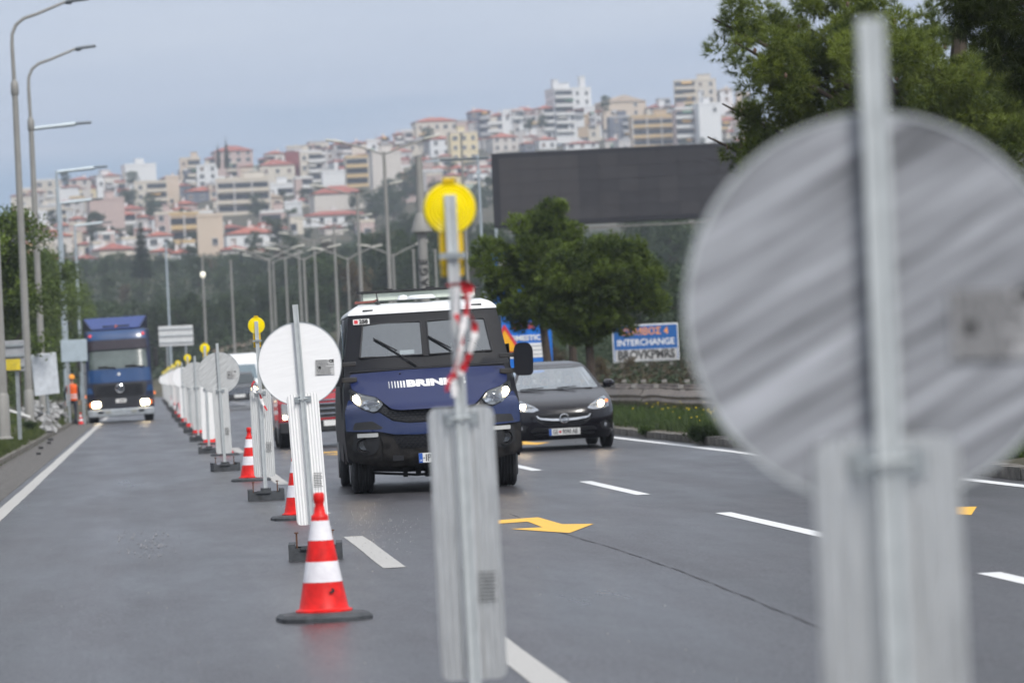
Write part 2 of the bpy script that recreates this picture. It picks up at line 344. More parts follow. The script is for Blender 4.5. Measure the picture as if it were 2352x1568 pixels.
# dashes: near lane line (worn), far lane line (fresh)
d0 = gnd(902, 1304).y
for k in range(-2, 26): line('lane_dash', PO, 1.76, .17, d0+12.2*k, d0+6.1+12.2*k, wob=.006)
d1 = gnd(1835+30, 1235).y
for k in range(-2, 26): line('lane_dash', PW, 5.22, .15, d1+11.9*k, d1+5.9+11.9*k, wob=.003)
AR = [gnd(*p) for p in ((1140, 1195), (1236, 1188), (1292, 1204), (1364, 1203), (1308, 1224), (1172, 1215), (1246, 1211), (1212, 1198), (1140, 1203))]
ac = Vector((3.5, 36.7, 0)); AR = [(p.x-ac.x, p.y-ac.y) for p in AR]
for x, y in ((3.5, 36.7), (6.86, 36.2), (3.45, 74), (6.9, 75), (3.5, 112), (7, 113)):
    b = MB(); b.add([(a+x, c+y, .004) for a, c in AR], [tuple(range(len(AR)))]); b.obj('direction_arrow', PY, road, smooth=False)
m = mat('patch_asphalt', (.05, .049, .056), .5, var=.25, scale=30, bump=.4, bscale=80)
# tar-sealed joint that wanders across the lanes, plus pale scuffs
pts = [gnd(*p) for p in ((1170, 1180), (1260, 1215), (1420, 1262), (1560, 1310), (1700, 1365), (1880, 1440), (2100, 1560))]
b = MB()
for i in range(len(pts)-1):
    p, q = pts[i], pts[i+1]; k = 10
    for j in range(k):
        a = p.lerp(q, j/k); c = p.lerp(q, (j+1)/k); w1 = .006+.004*sin(i*5+j*1.7); a.x += .004*sin(j*1.1+i*11); c.x += .004*sin((j+1)*1.1+i*11)
        b.add([(a.x-w1, a.y, .0035), (a.x+w1, a.y, .0035), (c.x+w1, c.y, .0035), (c.x-w1, c.y, .0035)], [(0, 1, 2, 3)])
b.obj('tar_seam', mat('tar', (.038, .036, .042), .6, var=.3, scale=3), road, smooth=False)
b = MB()
for _ in range(60):
    p = gnd(random.gauss(345, 38), random.gauss(1255, 16)); l = random.uniform(.2, .9); w = random.uniform(.003, .009)
    hz_ = .0015+_*.00006; b.add([(p.x-w, p.y, hz_), (p.x+w, p.y, hz_), (p.x+w*1.6, p.y+l, hz_), (p.x-w*.5, p.y+l, hz_)], [(0, 1, 2, 3)])
o = b.obj('pale_scuff', mat('scuff', (.14, .14, .15), .6, var=.2), road, smooth=False); tag(o, kind='stuff')
# loose grit
V = []; F = []
for i in range(420):
    if i < 260: p = gnd(random.gauss(830, 60), random.gauss(1210, 45))
    else: p = Vector((random.uniform(-1.6, 3), random.uniform(13, 60), 0))
    s = random.uniform(.003, .0065); k = len(V)
    V += [(p.x-s, p.y-s, .003), (p.x+s, p.y-s*.7, .003), (p.x+s*.6, p.y+s, .003), (p.x, p.y, .003+s*1.2)]; F += [(k, k+1, k+3), (k+1, k+2, k+3), (k+2, k, k+3)]
o = MB().add(V, F).obj('grit', mat('grit', (.22, .215, .21), .8, var=.4, scale=9), road, smooth=False); tag(o, kind='stuff')
# kerbs, stone by stone
km = mat('kerb_concrete', (.085, .08, .07), .9, var=.4, scale=4, bump=.7, bscale=30, col2=(.19, .175, .155)); kr = MB()
kr.box((0, 0, -.02), (.22, .992, .30)); kmesh = kr.mesh('kerb_stone', km, smooth=False)
KR = thing('roadside_kerb', 'grey concrete kerb of single stones at the foot of the steel guardrail', 'kerb', (9.13, 0, 0)); KR['kind'] = 'structure'
KL = thing('roadside_kerb', 'broken low concrete kerb edging the grassy verge by the lamp posts', 'kerb', (-2.9, 0, 0)); KL['kind'] = 'structure'
for kk, y0, y1 in ((KR, 20, 190), (KL, 20, 165)):
    for y in range(y0, y1):
        o = bpy.data.objects.new('kerb_stone', kmesh); o.location = (random.uniform(-.012, .012), y+.5, random.uniform(-.012, .008)+(.0 if kk is KR else -.02)); o.rotation_euler = (random.uniform(-.01, .01), random.uniform(-.02, .02), random.uniform(-.008, .008)); link(o, kk)
# haze
hz = bpy.data.materials.new('haze_air'); hz.use_nodes = True; N = hz.node_tree.nodes; N.clear()
o = N.new('ShaderNodeOutputMaterial'); v = N.new('ShaderNodeVolumePrincipled'); v.inputs['Density'].default_value = .00027; v.inputs['Color'].default_value = (.80, .88, 1, 1); v.inputs['Anisotropy'].default_value = .1
hz.node_tree.links.new(v.outputs[0], o.inputs[1]); hz.cycles.homogeneous_volume = True
hb = MB().box((50, 900, 42), (2400, 3400, 246)).obj('haze', hz, smooth=False); tag(hb, kind='stuff')
# ================================================================== ROADWORKS POSTS AND CONES
def rib(x, w, n=11, d=.0035): return d*(.5+.5*cos(2*pi*n*(x/w)))**3
def post_base():
    b = MB(); W_, D_ = .42, .46
    b.box((0, 0, .02), (W_, D_, .04))
    for s in (-1, 1): b.box((s*(W_/2-.025), 0, .085), (.05, D_, .09)); b.box((0, s*(D_/2-.02), .068), (W_-.1, .04, .056))
    b.box((0, 0, .085), (.12, .14, .11)); b.box((-.03, -D_/2-.004, .1), (.16, .03, .03))
    return b.mesh('base', M['dusty_rubber'], smooth=False)
BASE = post_base()
BOLT = MB().tube([(0, 0, 0), (0, 0, .15)], .007, 6).lathe([(.0, .15), (.017, .15), (.017, .16), (0, .16)], n=8).lathe([(0, .0), (.022, 0), (.022, .012), (0, .012)], n=8).mesh('bolt', M['rust'])
def rail(h, w=.043):
    """folded steel channel standing upright"""
    t = .004; a = w/2; p = [(-a, .012), (-a, -.012), (-a*.42, -.012), (-a*.42, -.005), (a*.42, -.005), (a*.42, -.012), (a, -.012), (a, .012), (a-t, .012), (a-t, -.008), (a*.42+t, -.008), (a*.42+t, 0), (-a*.42-t, 0), (-a*.42-t, -.008), (-a+t, -.008), (-a+t, .012)]
    b = MB(); b.prism(p, h, 'Z', .03); return b
def warning_lamp(parent, z, x, ring=True):
    b = MB(); r = .1
    b.lathe([(0, .03), (r*.93, .03), (r, .02), (r, -.02), (r*.94, -.032), (r*.86, -.028), (r*.82, -.036), (r*.74, -.032), (r*.68, -.040), (r*.6, -.036), (r*.52, -.044), (r*.45, -.040), (r*.36, -.048), (r*.3, -.044), (0, -.047)], axis='Y', n=40)
    L = b.obj('lamp_lens', M['lamp_yellow'], parent, loc=(x, .045, z), ang=60)
    b = MB(); b.box((0, 0, -.155), (.088, .06, .13)).box((0, -.002, -.09), (.07, .05, .05)).box((-.03, 0, -.232), (.024, .05, .05)).box((.03, 0, -.232), (.024, .05, .05))
    b.obj('lamp_housing', M['lamp_yellow_dark'], parent, loc=(x, .05, z), bevel=.005)
    MB().box((0, -.03, .106), (.05, .024, .018)).box((0, -.01, .1), (.03, .04, .02)).obj('lamp_clip', M['lamp_yellow_dark'], parent, loc=(x, .05, z))
    b = MB(); b.box((0, -.02, -.18), (.1, .012, .022)).box((-.047, .01, -.18), (.008, .06, .02)).box((.047, .01, -.18), (.008, .06, .02))
    b.obj('lamp_clamp', M['galvanised'], parent, loc=(x, .0, z))
def sticker(parent, loc, w, h, name='sticker', mm_=None):
    b = MB().box((0, 0, 0), (w, .001, h)).obj(name, mm_ or mm('grey_sticker', (.52, .52, .52), .5, var=.05), parent, smooth=False, loc=loc)
    n = max(5, int(h/.009)); q = MB()
    for i in range(n):
        z = h/2-h*(i+.6)/n; ww = w*random.uniform(.45, .86)
        if i < 3: ww = w*.6
        x = -w*.45
        while x < -w*.45+ww: l = random.uniform(.004, .018); q.box((x+l/2, -.0012, z), (l, .0006, h/n*.45)); x += l+.003
    q.obj('print', M['ink'], b, smooth=False)
    text('CE', w*.2, M['ink'], b, (w*.36, -.0014, h*.38), extrude=.0003, bold=.002, name='print')
    m_ = MB().box((-w*.28, -.0014, -h*.02), (w*.14, .0006, h*.2)); m_.obj('emblem', M['ink'], b, smooth=False)
SHARED = {}
def sign_post(Y, X, kind, label, lean=.035, disc_m=None, panel_m=None, steel=None, cat='traffic sign', group=None, detail=True, rz=0, tilt=0, zrot=0, dz=1.535, H=2.02, lab_m=None):
    t = thing('sign_post' if kind == 'disc' else 'lamp_post', label, cat, (X+lean*1.45, Y, 0), group=group)
    st = steel or M['galvanised']; H = H if kind == 'disc' else 2.07
    for sx, sy in ((-.15, -.12), (.14, .1)):
        inst(BOLT, t, (sx, sy, .06), name='bolt')
    ba = inst(BASE, t, name='base', rz=rz)
    # everything that stands in the base leans a little
    def up(o): o.rotation_euler = (tilt, -lean, zrot)
    key = (kind, 'rail')
    if key not in SHARED: SHARED[key] = rail(H).mesh('post', st, smooth=False)
    if steel: me = rail(H).mesh('post', st, smooth=False)
    else: me = SHARED[key]
    p = inst(me, t, name='post'); up(p)
    pz = .27; w = .25; key = ('panel', panel_m.name)
    if key not in SHARED:
        b = MB(); nc = 110; rc = .035; hh = 1.03
        for i in range(nc+1):      # folded sheet: upright ribs, rounded corners
            x = -w/2+w*i/nc; e = max(0, abs(x)-(w/2-rc)); dzc = rc-sqrt(max(0, rc*rc-e*e)); y = .022-rib(x, w, 11, .007)
            for k in range(5): b.v.append((x, y+(.003 if k in (0, 4) else 0), pz+dzc+(hh-2*dzc)*k/4))
        b.f = [(i*5+k, (i+1)*5+k, (i+1)*5+k+1, i*5+k+1) for i in range(nc) for k in range(4)]; n0 = len(b.v); b.v += [(x, y+.003, z) for x, y, z in b.v[:n0]]; b.f += [tuple(n0+j for j in f)[::-1] for f in b.f]
        SHARED[key] = b.mesh('marker_panel', panel_m, ang=45)
    pl = inst(SHARED[key], t, name='marker_panel'); up(pl)
    b = MB(); b.box((0, .012, 1.255), (.13, .006, .045)).tube([(-.05, -.014, 1.255), (-.045, -.024, 1.258), (.045, -.024, 1.262), (.05, -.014, 1.26)], .0045, 6)
    b.lathe([(0, -.03), (.009, -.03), (.009, -.018), (0, -.018)], (-.045, 0, 1.255), 6, 'Y').lathe([(0, -.03), (.009, -.03), (.009, -.018), (0, -.018)], (.045, 0, 1.262), 6, 'Y')
    c = b.obj('clamp', M['galvanised'], t); up(c)
    if kind == 'disc':
        z = dz; r = .327
        b = MB(); pts = [(r*cos(a*pi/36), r*sin(a*pi/36)) for a in range(72)]
        ng = disc_m.get('ang', 0); ca, sa = cos(ng), sin(ng)
        b.sheet(pts, lambda x, zz: 0, .012, .08)
        d = b.obj('sign_disc', disc_m, t); d.location = (-lean*z, .030, z); d.rotation_euler = (tilt, 0, zrot)
        b = MB(); b.lathe([(r-.002, -.004), (r+.004, -.004), (r+.004, .012), (r-.002, .012), (r-.002, -.004)], axis='Y', n=72); b.obj('rim', st, d)
        if detail: sticker(d, (.195, -.006, -.035), .148, .12, mm_=lab_m)
    else: warning_lamp(t, 2.05-.0, -lean*2.05)
    if detail: s = MB(); q = thing_sticker(t, (.065-lean*.6, .006, .62), .07, .12)
    return t
def thing_sticker(t, loc, w, h):
    b = MB(); n = 9
    for i in range(n):
        z = h/2-h*(i+.6)/n; x = -w*.45
        while x < w*.4: l = random.uniform(.003, .012); b.box((x+l/2, 0, z), (l, .001, h/n*.4)); x += l+.003
    return b.obj('print', M['ink'], t, smooth=False, loc=loc)
def dm(name, col, ang, **k):
    m = alu(name, col, ang, **k); m['ang'] = -ang; return m
D1 = dm('dull_disc_alloy', (.30, .31, .335), R(-28), scale=1.5, k=22, var=.8, rough=.5, metal=.35)
D2 = dm('painted_glare_disc', (.88, .88, .89), R(-9), scale=4, k=24, var=.05, rough=.6, metal=.0)  # bright sky mirrored by the aluminium is painted into this base colour
D3 = dm('streaked_disc_alloy', (.56, .57, .57), R(-42), scale=4, k=22, var=.32, rough=.5, metal=.3)
P1 = alu('dull_panel_alloy', (.80, .80, .79), R(90), scale=7, k=26, var=.16, rough=.32, metal=.85)
P2 = alu('painted_glare_panel', (.86, .86, .86), R(90), scale=5, k=20, var=.07, rough=.6, metal=.0)  # panel to match: glare of the sky painted in as near-white
P3 = alu('grey_panel_alloy', (.66, .67, .67), R(90), scale=5, k=18, var=.15, rough=.5, metal=.3)
sign_post(6.79, 1.236, 'disc', 'closest round sign, its dull grey streaked back out of focus, on a steel post', -.004, D1, P1, M['pale_galvanised'], dz=1.515, H=1.972, lab_m=mm('dark_sticker', (.34, .34, .35), .5))
sign_post(15.4, 1.177, 'lamp', 'tall yellow warning lamp over a grey panel, with tape tied to its post', .006, panel_m=P1, steel=M['pale_galvanised'], cat='warning lamp', rz=.1)
sign_post(32.2, 1.215, 'disc', 'bright white round sign back beside the blue armoured van, printed label low on it', .036, D2, P2, rz=-.05)
sign_post(48.2, 1.33, 'lamp', 'yellow warning lamp on a post just beside the bright white round sign', .01, panel_m=P3, cat='warning lamp')
sign_post(64.4, 1.15, 'disc', 'grey streaked round sign back in front of the black jeep', .02, D3, P3, rz=.1)
names = ['one', 'two', 'three', 'four']
for i in range(15):
    Y = 80.3+16*i; k = 'lamp' if i % 2 == 0 else 'disc'; far_ = i > 5
    lab = {0: 'yellow warning lamp and bright panel right behind the grey streaked round sign', 1: 'dull grey round sign half hidden behind the streaked one', 2: 'small yellow warning lamp peeping past the dull grey round sign', 3: 'small white round sign with tape, before the far run of yellow lamps'}.get(i)
    if not lab: lab = ('tiny yellow warning lamp in the far run of roadworks posts' if k == 'lamp' else 'tiny white round sign back in the far run of roadworks posts')
    sign_post(Y, 1.17+random.uniform(-.05, .05)+(.0 if i < 6 else .05*(i-5)*.3), k, lab, random.uniform(-.01, .03), D3 if i == 1 else D2, P2 if i in (0, 3, 5) else P3,
              cat='warning lamp' if k == 'lamp' else 'traffic sign', group=None if i < 4 else ('far yellow warning lamps' if k == 'lamp' else 'far round roadworks signs'), detail=False, rz=random.uniform(-.2, .2))
# cones
def cone_parts():
    h = .75; rr = lambda z: .145-(z-.06)*(.145-.03)/.66
    def ring(z0, z1, o=0, lip=False): return [(rr(z0)+o, z0), (rr(z1)+o, z1)]
    b = MB(); b.lathe([(.168, .045), (.168, .06), (.150, .066), (.145, .075), (rr(.2), .2), (rr(.2), .2), (rr(.6), .6), (.052, .60), (.050, .615), (.036, .625), (.030, .66), (.026, .68), (.031, .695), (.034, .71), (.033, .74), (.026, .75), (.018, .75), (.018, .74)], n=40)
    body = b.mesh('cone_body', M['cone_red'], ang=50)
    bands = [MB().lathe([(rr(z0)+.0012, z0), (rr(z1)+.0012, z1)], n=40).mesh('reflective_band', M['cone_white']) for z0, z1 in ((.225, .345), (.47, .585))]
    o = [(.27*sx*a, .27*sy*c) for sx, sy, s in ((1, 1, 1), (-1, 1, -1), (-1, -1, 1), (1, -1, -1)) for a, c in (((1, .55), (.55, 1)) if s > 0 else ((.55, 1), (1, .55)))]
    b = MB(); n = 8; o = rpoly(o, .03, 3); n = len(o)
    vs = [(x, y, 0) for x, y in o]+[(x, y, .022) for x, y in o]+[(x*.93, y*.93, .040) for x, y in o]+[(x*.6, y*.6, .05) for x, y in o]
    b.add(vs, [(k*n+i, k*n+(i+1) % n, (k+1)*n+(i+1) % n, (k+1)*n+i) for k in range(3) for i in range(n)]+[tuple(range(3*n, 4*n)), tuple(range(n))[::-1]])
    return body, bands, b.mesh('rubber_base', M['dusty_rubber'], ang=30)
CB, CBD, CR = cone_parts()
cone_mark = MB()
def cone(X, Y, label, group=None, rz=0, z=0):
    t = thing('traffic_cone', label, 'traffic cone', (X, Y, z), group=group); inst(CR, t, name='rubber_base', rz=rz); inst(CB, t, name='cone_body', rz=rz)
    for q in CBD: inst(q, t, name='reflective_band')
    return t
G = 'red and white cones between the roadworks posts'
c0 = cone(.985, 24.2, 'sharp red and white traffic cone, whole and closest to the dashed line', rz=.12)
b = MB(); 
for i in range(7): b.box((.045+random.uniform(-.012, .012), -.133+.0005*i, .175+random.uniform(-.01, .01)), (.012, .003, .01))
b.obj('smudge', M['matt_black'], c0)
for X, Y, lab in ((1.47, 41.2, 'cone half hidden behind the panel of the bright white round sign'), (1.40, 57.3, 'red and white cone beside the panel with the yellow lamp near the white disc'),
                  (1.42, 77.2, 'cone whose red foot shows under the panel of the streaked round sign'), (1.36, 91, 'small red cone foot beneath the dull bright panel'), (1.32, 108, 'small red cone beyond the dull grey round sign'), (1.3, 124, 'tiny cone in the far run of roadworks posts'), (1.3, 140, 'tiny cone in the far run of roadworks posts'), (1.3, 158, 'tiny cone in the far run of roadworks posts'), (1.32, 176, 'tiny cone in the far run of roadworks posts')):
    cone(X, Y, lab, 'tiny far cones' if 'tiny' in lab else G, rz=random.uniform(-.2, .5))
cone(-2.42, 150, 'lone small red cone on the gravel beside the worker in the orange vest').scale = (.62, .62, .62)
# tape: thin twisted ribbons
def ribbon(pts, w, name, parent, ma, mb, twist=2.5, seg=.09):
    P = [Vector(p) for p in pts]; Q = []
    for i in range(len(P)-1):
        for j in range(8):
            t = j/8; p0, p1, p2, p3 = P[max(i-1, 0)], P[i], P[i+1], P[min(i+2, len(P)-1)]
            Q.append(.5*((2*p1)+(p2-p0)*t+(2*p0-5*p1+4*p2-p3)*t*t+(3*p1-p0-3*p2+p3)*t**3))
    Q.append(P[-1]); vs = []; fs = []; mi = []; s = 0
    for i, q in enumerate(Q):
        t = (Q[min(i+1, len(Q)-1)]-Q[max(i-1, 0)]).normalized(); a = i/len(Q)*twist*pi+.6; s += (q-Q[i-1]).length if i else 0
        u = t.cross(Vector((0, 1, 0))).normalized(); d = (u*cos(a*.35)+t.cross(u)*sin(a)*.8).normalized()*w/2*(.6+.4*sin(i*.9)**2)
        vs += [q-d, q+d]
        if i: fs.append((2*i-2, 2*i-1, 2*i+1, 2*i)); mi.append(int(s/seg) % 2)
    b = MB(); b.v = vs; b.f = fs; o = b.obj(name, [ma, mb], parent)
    for p, k in zip(o.data.polygons, mi): p.material_index = k
    return o
t = thing('barrier_tape', 'torn red and white tape knotted round the post under the tall yellow lamp', 'barrier tape', (1.185, 15.37, 1.7))
TR, TW = M['tape_red'], M['tape_white']
ribbon([(-.035, -.005, .06), (.0, -.03, .062), (.035, -.005, .06), (.02, .03, .058), (-.03, .02, .06), (-.035, -.005, .055)], .018, 'knot', t, TR, TR)
ribbon([(.01, -.02, .06), (.045, -.02, .05), (.035, -.03, -.03), (.055, -.03, -.11), (.03, -.04, -.2), (-.01, -.035, -.28)], .034, 'tape_end', t, TR, TW, 3, .075)
ribbon([(-.005, -.03, .05), (-.012, -.03, -.05), (.005, -.03, -.14), (-.02, -.03, -.24), (-.055, -.03, -.31), (-.06, -.03, -.34)], .024, 'tape_end', t, TW, TR, 4, .11)
ribbon([(.02, -.025, .05), (.03, -.03, -.02), (.01, -.04, -.1), (-.015, -.045, -.2), (-.03, -.04, -.27), (-.035, -.04, -.36)], .030, 'tape_end', t, TR, TW, 2, .12)
for Y, X, lab in ((48.2, 1.30, 'short loop of tape on the lamp post beside the white disc'), (112.3, 1.2, 'tape tangle on a small post past the dull grey sign')):
    t = thing('barrier_tape', lab, 'barrier tape', (X, Y-.05, 1.35)); ribbon([(-.03, 0, .05), (-.06, 0, .0), (-.03, 0, -.08), (.02, 0, -.1), (.05, 0, -.2), (.1, 0, -.3)], .035, 'tape_end', t, TR, TW)
t = thing('barrier_tape', 'long red and white tape sagging low between the farthest roadworks posts', 'barrier tape', (1.1, 150, .6))
ribbon([(.1, -20, .1), (.05, -12, -.25), (0, -4, .1), (-.05, 4, -.3), (0, 14, .1), (.05, 26, -.2), (0, 40, .15)], .09, 'tape_strip', t, TR, TW, 1, .5)
# ================================================================== VEHICLES
def hull(zs, hw, D, yb, NT=22, hole=None, back_in=0, flare=None):
    """closed body shell: front y = D(x, z), sides at hw(z), back at yb(z)"""
    b = MB(); rows = []
    ts = [-1+2*i/NT for i in range(NT+1)]
    for z in zs:
        w = hw(z); y1 = yb(z); r = [(-w*.92, y1, z), (-w*.985, y1-.12, z)]
        ys = D(-w, z); r += [(-w, ys+(y1-.3-ys)*k, z) for k in (.95, .75, .5, .3, .12)]
        r += [(t*w, D(t*w, z), z) for t in ts]
        r += [(w, ys+(y1-.3-ys)*k, z) for k in (.12, .3, .5, .75, .95)] + [(w*.985, y1-.12, z), (w*.92, y1, z)]
        rows.append(r)
    n = len(rows[0]); b.v = [v for r in rows for v in r]; f = []
    for i in range(len(zs)-1):
        for k in range(n):
            k2 = (k+1) % n
            if hole:
                kk = k-7
                side = None
                if 0 <= kk < NT: side = ('front', (ts[kk]+ts[kk+1])/2)
                elif k == n-1: side = ('back', 0)
                elif 2 <= k < 6 or n-7 <= k < n-3: side = ('side', k)
                if side and hole(side[0], side[1], (zs[i]+zs[i+1])/2): continue
            f.append((i*n+k, i*n+k2, (i+1)*n+k2, (i+1)*n+k))
    f += [tuple(range(n))[::-1], tuple((len(zs)-1)*n+k for k in range(n))]
    b.f = f; return b
def ip(a, b): return lambda z: float(np.interp(z, a, b))
def wheel(parent, x, y, r, w, side, hub=True, material=None):
    t = MB(); pr = [(r*.62, -w/2), (r*.86, -w/2), (r*.965, -w/2+.02), (r, -w/2+.045)]
    for k in range(4):
        a = -w/2+.045+(w-.09)*(k+.5)/4; g = .012; pr += [(r, a-g), (r-.014, a-g*.6), (r-.014, a+g*.6), (r, a+g)]
    pr += [(r, w/2-.045), (r*.965, w/2-.02), (r*.86, w/2), (r*.62, w/2)]
    t.lathe(pr, axis='X', n=36); ty = t.obj('wheel', M['black_rubber'], parent, loc=(x, y, r-.008), ang=40)
    q = MB().lathe([(0, 0), (r*.2, 0), (r*.25, -.02), (r*.5, -.03), (r*.6, -.0), (r*.64, .01), (r*.64, -.05)], axis='X', n=24, sx=1)
    if side > 0: q.v = [(-a+0, b, c) for a, b, c in q.v]
    o = q.obj('rim', material or mm('grey_rim', (.25, .26, .27), .4, .6), ty); o.location.x = (-.5*w+.03)*(1 if side < 0 else -1)
    return ty
def person_mesh(name, J, B, root, sub=2, mats=None, pick=None):
    """one continuous skinned body: J = {joint: (co, radius)}, B = pairs of joints"""
    ks = list(J); me = bpy.data.meshes.new(name); me.from_pydata([J[k][0] for k in ks], [(ks.index(a), ks.index(b)) for a, b in B], [])
    o = link(bpy.data.objects.new(name, me)); o.modifiers.new('skin', 'SKIN'); o.modifiers.new('sub', 'SUBSURF').levels = sub; o.modifiers['sub'].render_levels = sub
    if not me.skin_vertices: me.attributes.new if False else None
    sv = me.skin_vertices[0].data
    for i, k in enumerate(ks): sv[i].radius = (J[k][1], J[k][1]) if not isinstance(J[k][1], tuple) else J[k][1]; sv[i].use_root = (k == root)
    dg = bpy.context.evaluated_depsgraph_get(); dg.update(); m2 = bpy.data.meshes.new_from_object(o.evaluated_get(dg)); bpy.data.objects.remove(o)
    m2.materials.clear()
    for q in mats: m2.materials.append(q)
    for p in m2.polygons: p.material_index = pick(p.center); p.use_smooth = True
    return m2
def hand(b, w, d, side, r=.009, L=.085, curl=.5, right=Vector((1, 0, 0))):
    """five separate fingers rooted in the palm at w, pointing along d"""
    d = d.normalized(); nrm = d.cross(right).normalized()
    for i, (o, l) in enumerate(((-.03, .86), (-.01, 1), (.01, .95), (.03, .75))):
        p = w+right*o; b.tube([p, p+d*L*l*.4, p+d*L*l*.75+nrm*L*l*curl*.25, p+d*L*l*.95+nrm*L*l*curl*.55], [r, r*.95, r*.85, r*.6], 6)
    p = w-d*.045+right*side*.03; b.tube([p, p+right*side*.025+d*.03, p+right*side*.03+d*.06+nrm*.012], [r*1.2, r*1.05, r*.75], 6)
def seated(name, label, loc, cloth, s=1.0, hair='hair', cap=None, arms=True, category='person'):
    """driver or passenger facing the viewer (-Y), on a seat 0.3 m above the cabin floor"""
    t = thing(name, label, category, loc)
    J = {'pel': ((0, .1, .36), (.15, .12)), 'bel': ((0, .12, .50), (.14, .11)), 'che': ((0, .13, .68), (.17, .12)), 'nb': ((0, .11, .83), .07), 'nk': ((0, .09, .89), .055), 'hd': ((0, .06, .97), (.075, .085)), 'ht': ((0, .06, 1.06), (.07, .085)), 'hx': ((0, .07, 1.11), .045)}
    Bn = [('pel', 'bel'), ('bel', 'che'), ('che', 'nb'), ('nb', 'nk'), ('nk', 'hd'), ('hd', 'ht'), ('ht', 'hx')]
    for q, n in ((-1, 'l'), (1, 'r')):
        J.update({n+'s': ((q*.19, .12, .78), .062), n+'e': ((q*.25, -.04, .56), .045), n+'w': ((q*.17, -.27, .62), .032), n+'p': ((q*.16, -.34, .64), .036), n+'h': ((q*.1, .06, .34), .09), n+'k': ((q*.13, -.38, .40), .065), n+'a': ((q*.13, -.52, .05), .042), n+'f': ((q*.13, -.64, .0), .04)})
        Bn += [('che', n+'s'), (n+'s', n+'e'), (n+'e', n+'w'), (n+'w', n+'p'), ('pel', n+'h'), (n+'h', n+'k'), (n+'k', n+'a'), (n+'a', n+'f')]
    def pick(c): return 0 if c.z > .87 or (c.y < -.25 and c.z > .5) else (1 if c.z > .42 else 2)
    me = person_mesh('body', J, Bn, 'pel', 1, [M['tan_skin'], cloth, M['navy_cloth']], pick)
    o = link(bpy.data.objects.new('body', me), t); t.scale = (s, s, s)
    b = MB()
    for q in (-1, 1): hand(b, Vector((q*.16, -.37, .645)), Vector((-q*.3, -.6, .3)), -q, curl=.9)
    b.obj('fingers', M['tan_skin'], t)
    b = MB().lathe([(.0, .135), (.05, .125), (.085, .09), (.098, .04), (.092, -.03), (.07, -.045), (.0, -.045)], (0, .085, 1.0), 16, sy=1.05); b.v = [(x, y+max(0, (1.02-z))*.35, z) for x, y, z in b.v]
    b.obj('hair', M[hair], t)
    b = MB().lathe([(0, -.004), (.012, 0), (.01, .01)], (-.03, -.028, 1.015), 8, 'Y').lathe([(0, -.004), (.012, 0), (.01, .01)], (.03, -.028, 1.015), 8, 'Y'); b.obj('eyes', M['ink'], t)
    MB().tube([(0, -.02, 1.02), (0, -.045, .985), (0, -.025, .975)], [.008, .014, .008], 6).obj('nose', M['tan_skin'], t)
    MB().box((0, -.028, .945), (.045, .01, .009)).obj('mouth', mm('lips', (.3, .08, .07), .5), t)
    return t
def seat(parent, x, y, z, mat_):
    b = MB(); b.box((x, y, z+.12), (.5, .5, .16), 0).box((x, y+.3, z+.48), (.48, .14, .62), rx=-.18).box((x, y+.38, z+.9), (.26, .1, .2)); return b.obj('seat', mat_, parent, bevel=.03)
# ------------------------------------------------------------------ armoured van
van = thing('armoured_van', 'dark blue armoured van with white roof and white lettering on its bonnet', 'van', (3.36, 48.0, 0), rot=(0, R(-.7), R(-1.4))); van.scale = (1.03, 1.03, .985)
mm('van_blue', (.010, .018, .078), .45, var=.08, scale=3, coat=.1, rvar=.1, spec=.35); mm('van_blue_gloss', (.007, .018, .08), .22, var=.1, scale=3, coat=.6)
mm('van_black', (.007, .008, .012), .5, var=.12, scale=9, rvar=.1, spec=.22); mm('van_dusty', (.017, .016, .017), .6, var=.5, scale=11, bump=.3, spec=.3, col2=(.04, .037, .035))
mm('van_white', (.76, .78, .8), .35, var=.05, coat=.3)
vz = ip([.28, .42, .6, .75, .9, 1.0, 1.06, 1.12, 1.24, 1.36, 1.47, 1.5, 2.14, 2.2, 2.27, 2.31], [.16, .03, .0, .0, .03, .05, .09, .20, .42, .66, .92, 1.0, 1.36, 1.40, 1.52, 2.0])
vk = ip([.3, .8, 1.1, 1.45, 1.5, 2.3], [.40, .34, .30, .24, .12, .16])
hwv = ip([.28, .42, .75, 1.2, 1.45, 1.6, 2.14, 2.22, 2.31], [.93, 1.0, 1.02, 1.0, .96, .955, .875, .86, .72])
def DV(x, z): return vz(z) + vk(z)*min(1.05, abs(x))**(4 if z > 1.48 else 3.2)
ZV = [.40, .46, .6, .75, .9, 1.0, 1.06, 1.12, 1.24, 1.36, 1.47, 1.5, 1.6, 1.655, 1.76, 1.88, 2.0, 2.045, 2.10, 2.14, 2.17]
hull(ZV, hwv, DV, lambda z: 5.6, 20, lambda s, t, z: s == 'front' and 1.655 < z < 2.045 and .03 < abs(t) < .78).obj('body', M['van_black'], van, ang=30)
MB().sheet(rect(-.034, .034, 1.63, 2.07), DV, .06, .05, .016).obj('centre_pillar', M['van_black'], van)
b = hull([2.175, 2.18, 2.2, 2.24, 2.27, 2.295, 2.31], lambda z: hwv(z)+.008, lambda x, z: DV(x, z)-.012, lambda z: 5.6, 24); b.obj('roof', M['van_white'], van, ang=50)
hood = [(-.90, 1.27), (-.915, 1.36), (-.90, 1.455), (-.3, 1.475), (.3, 1.475), (.90, 1.455), (.915, 1.36), (.90, 1.27), (.80, 1.215), (.635, 1.17), (.545, 1.085), (.48, 1.02), (.38, 1.0), (-.38, 1.0), (-.48, 1.02), (-.545, 1.085), (-.635, 1.17), (-.80, 1.215)]
HV = lambda x, z: DV(x, z)-.05*max(0, 1-abs(x)/.9)-.03*max(0, 1-(x/.85)**2)*(1 if z < 1.3 else max(0, (1.47-z)/.17))
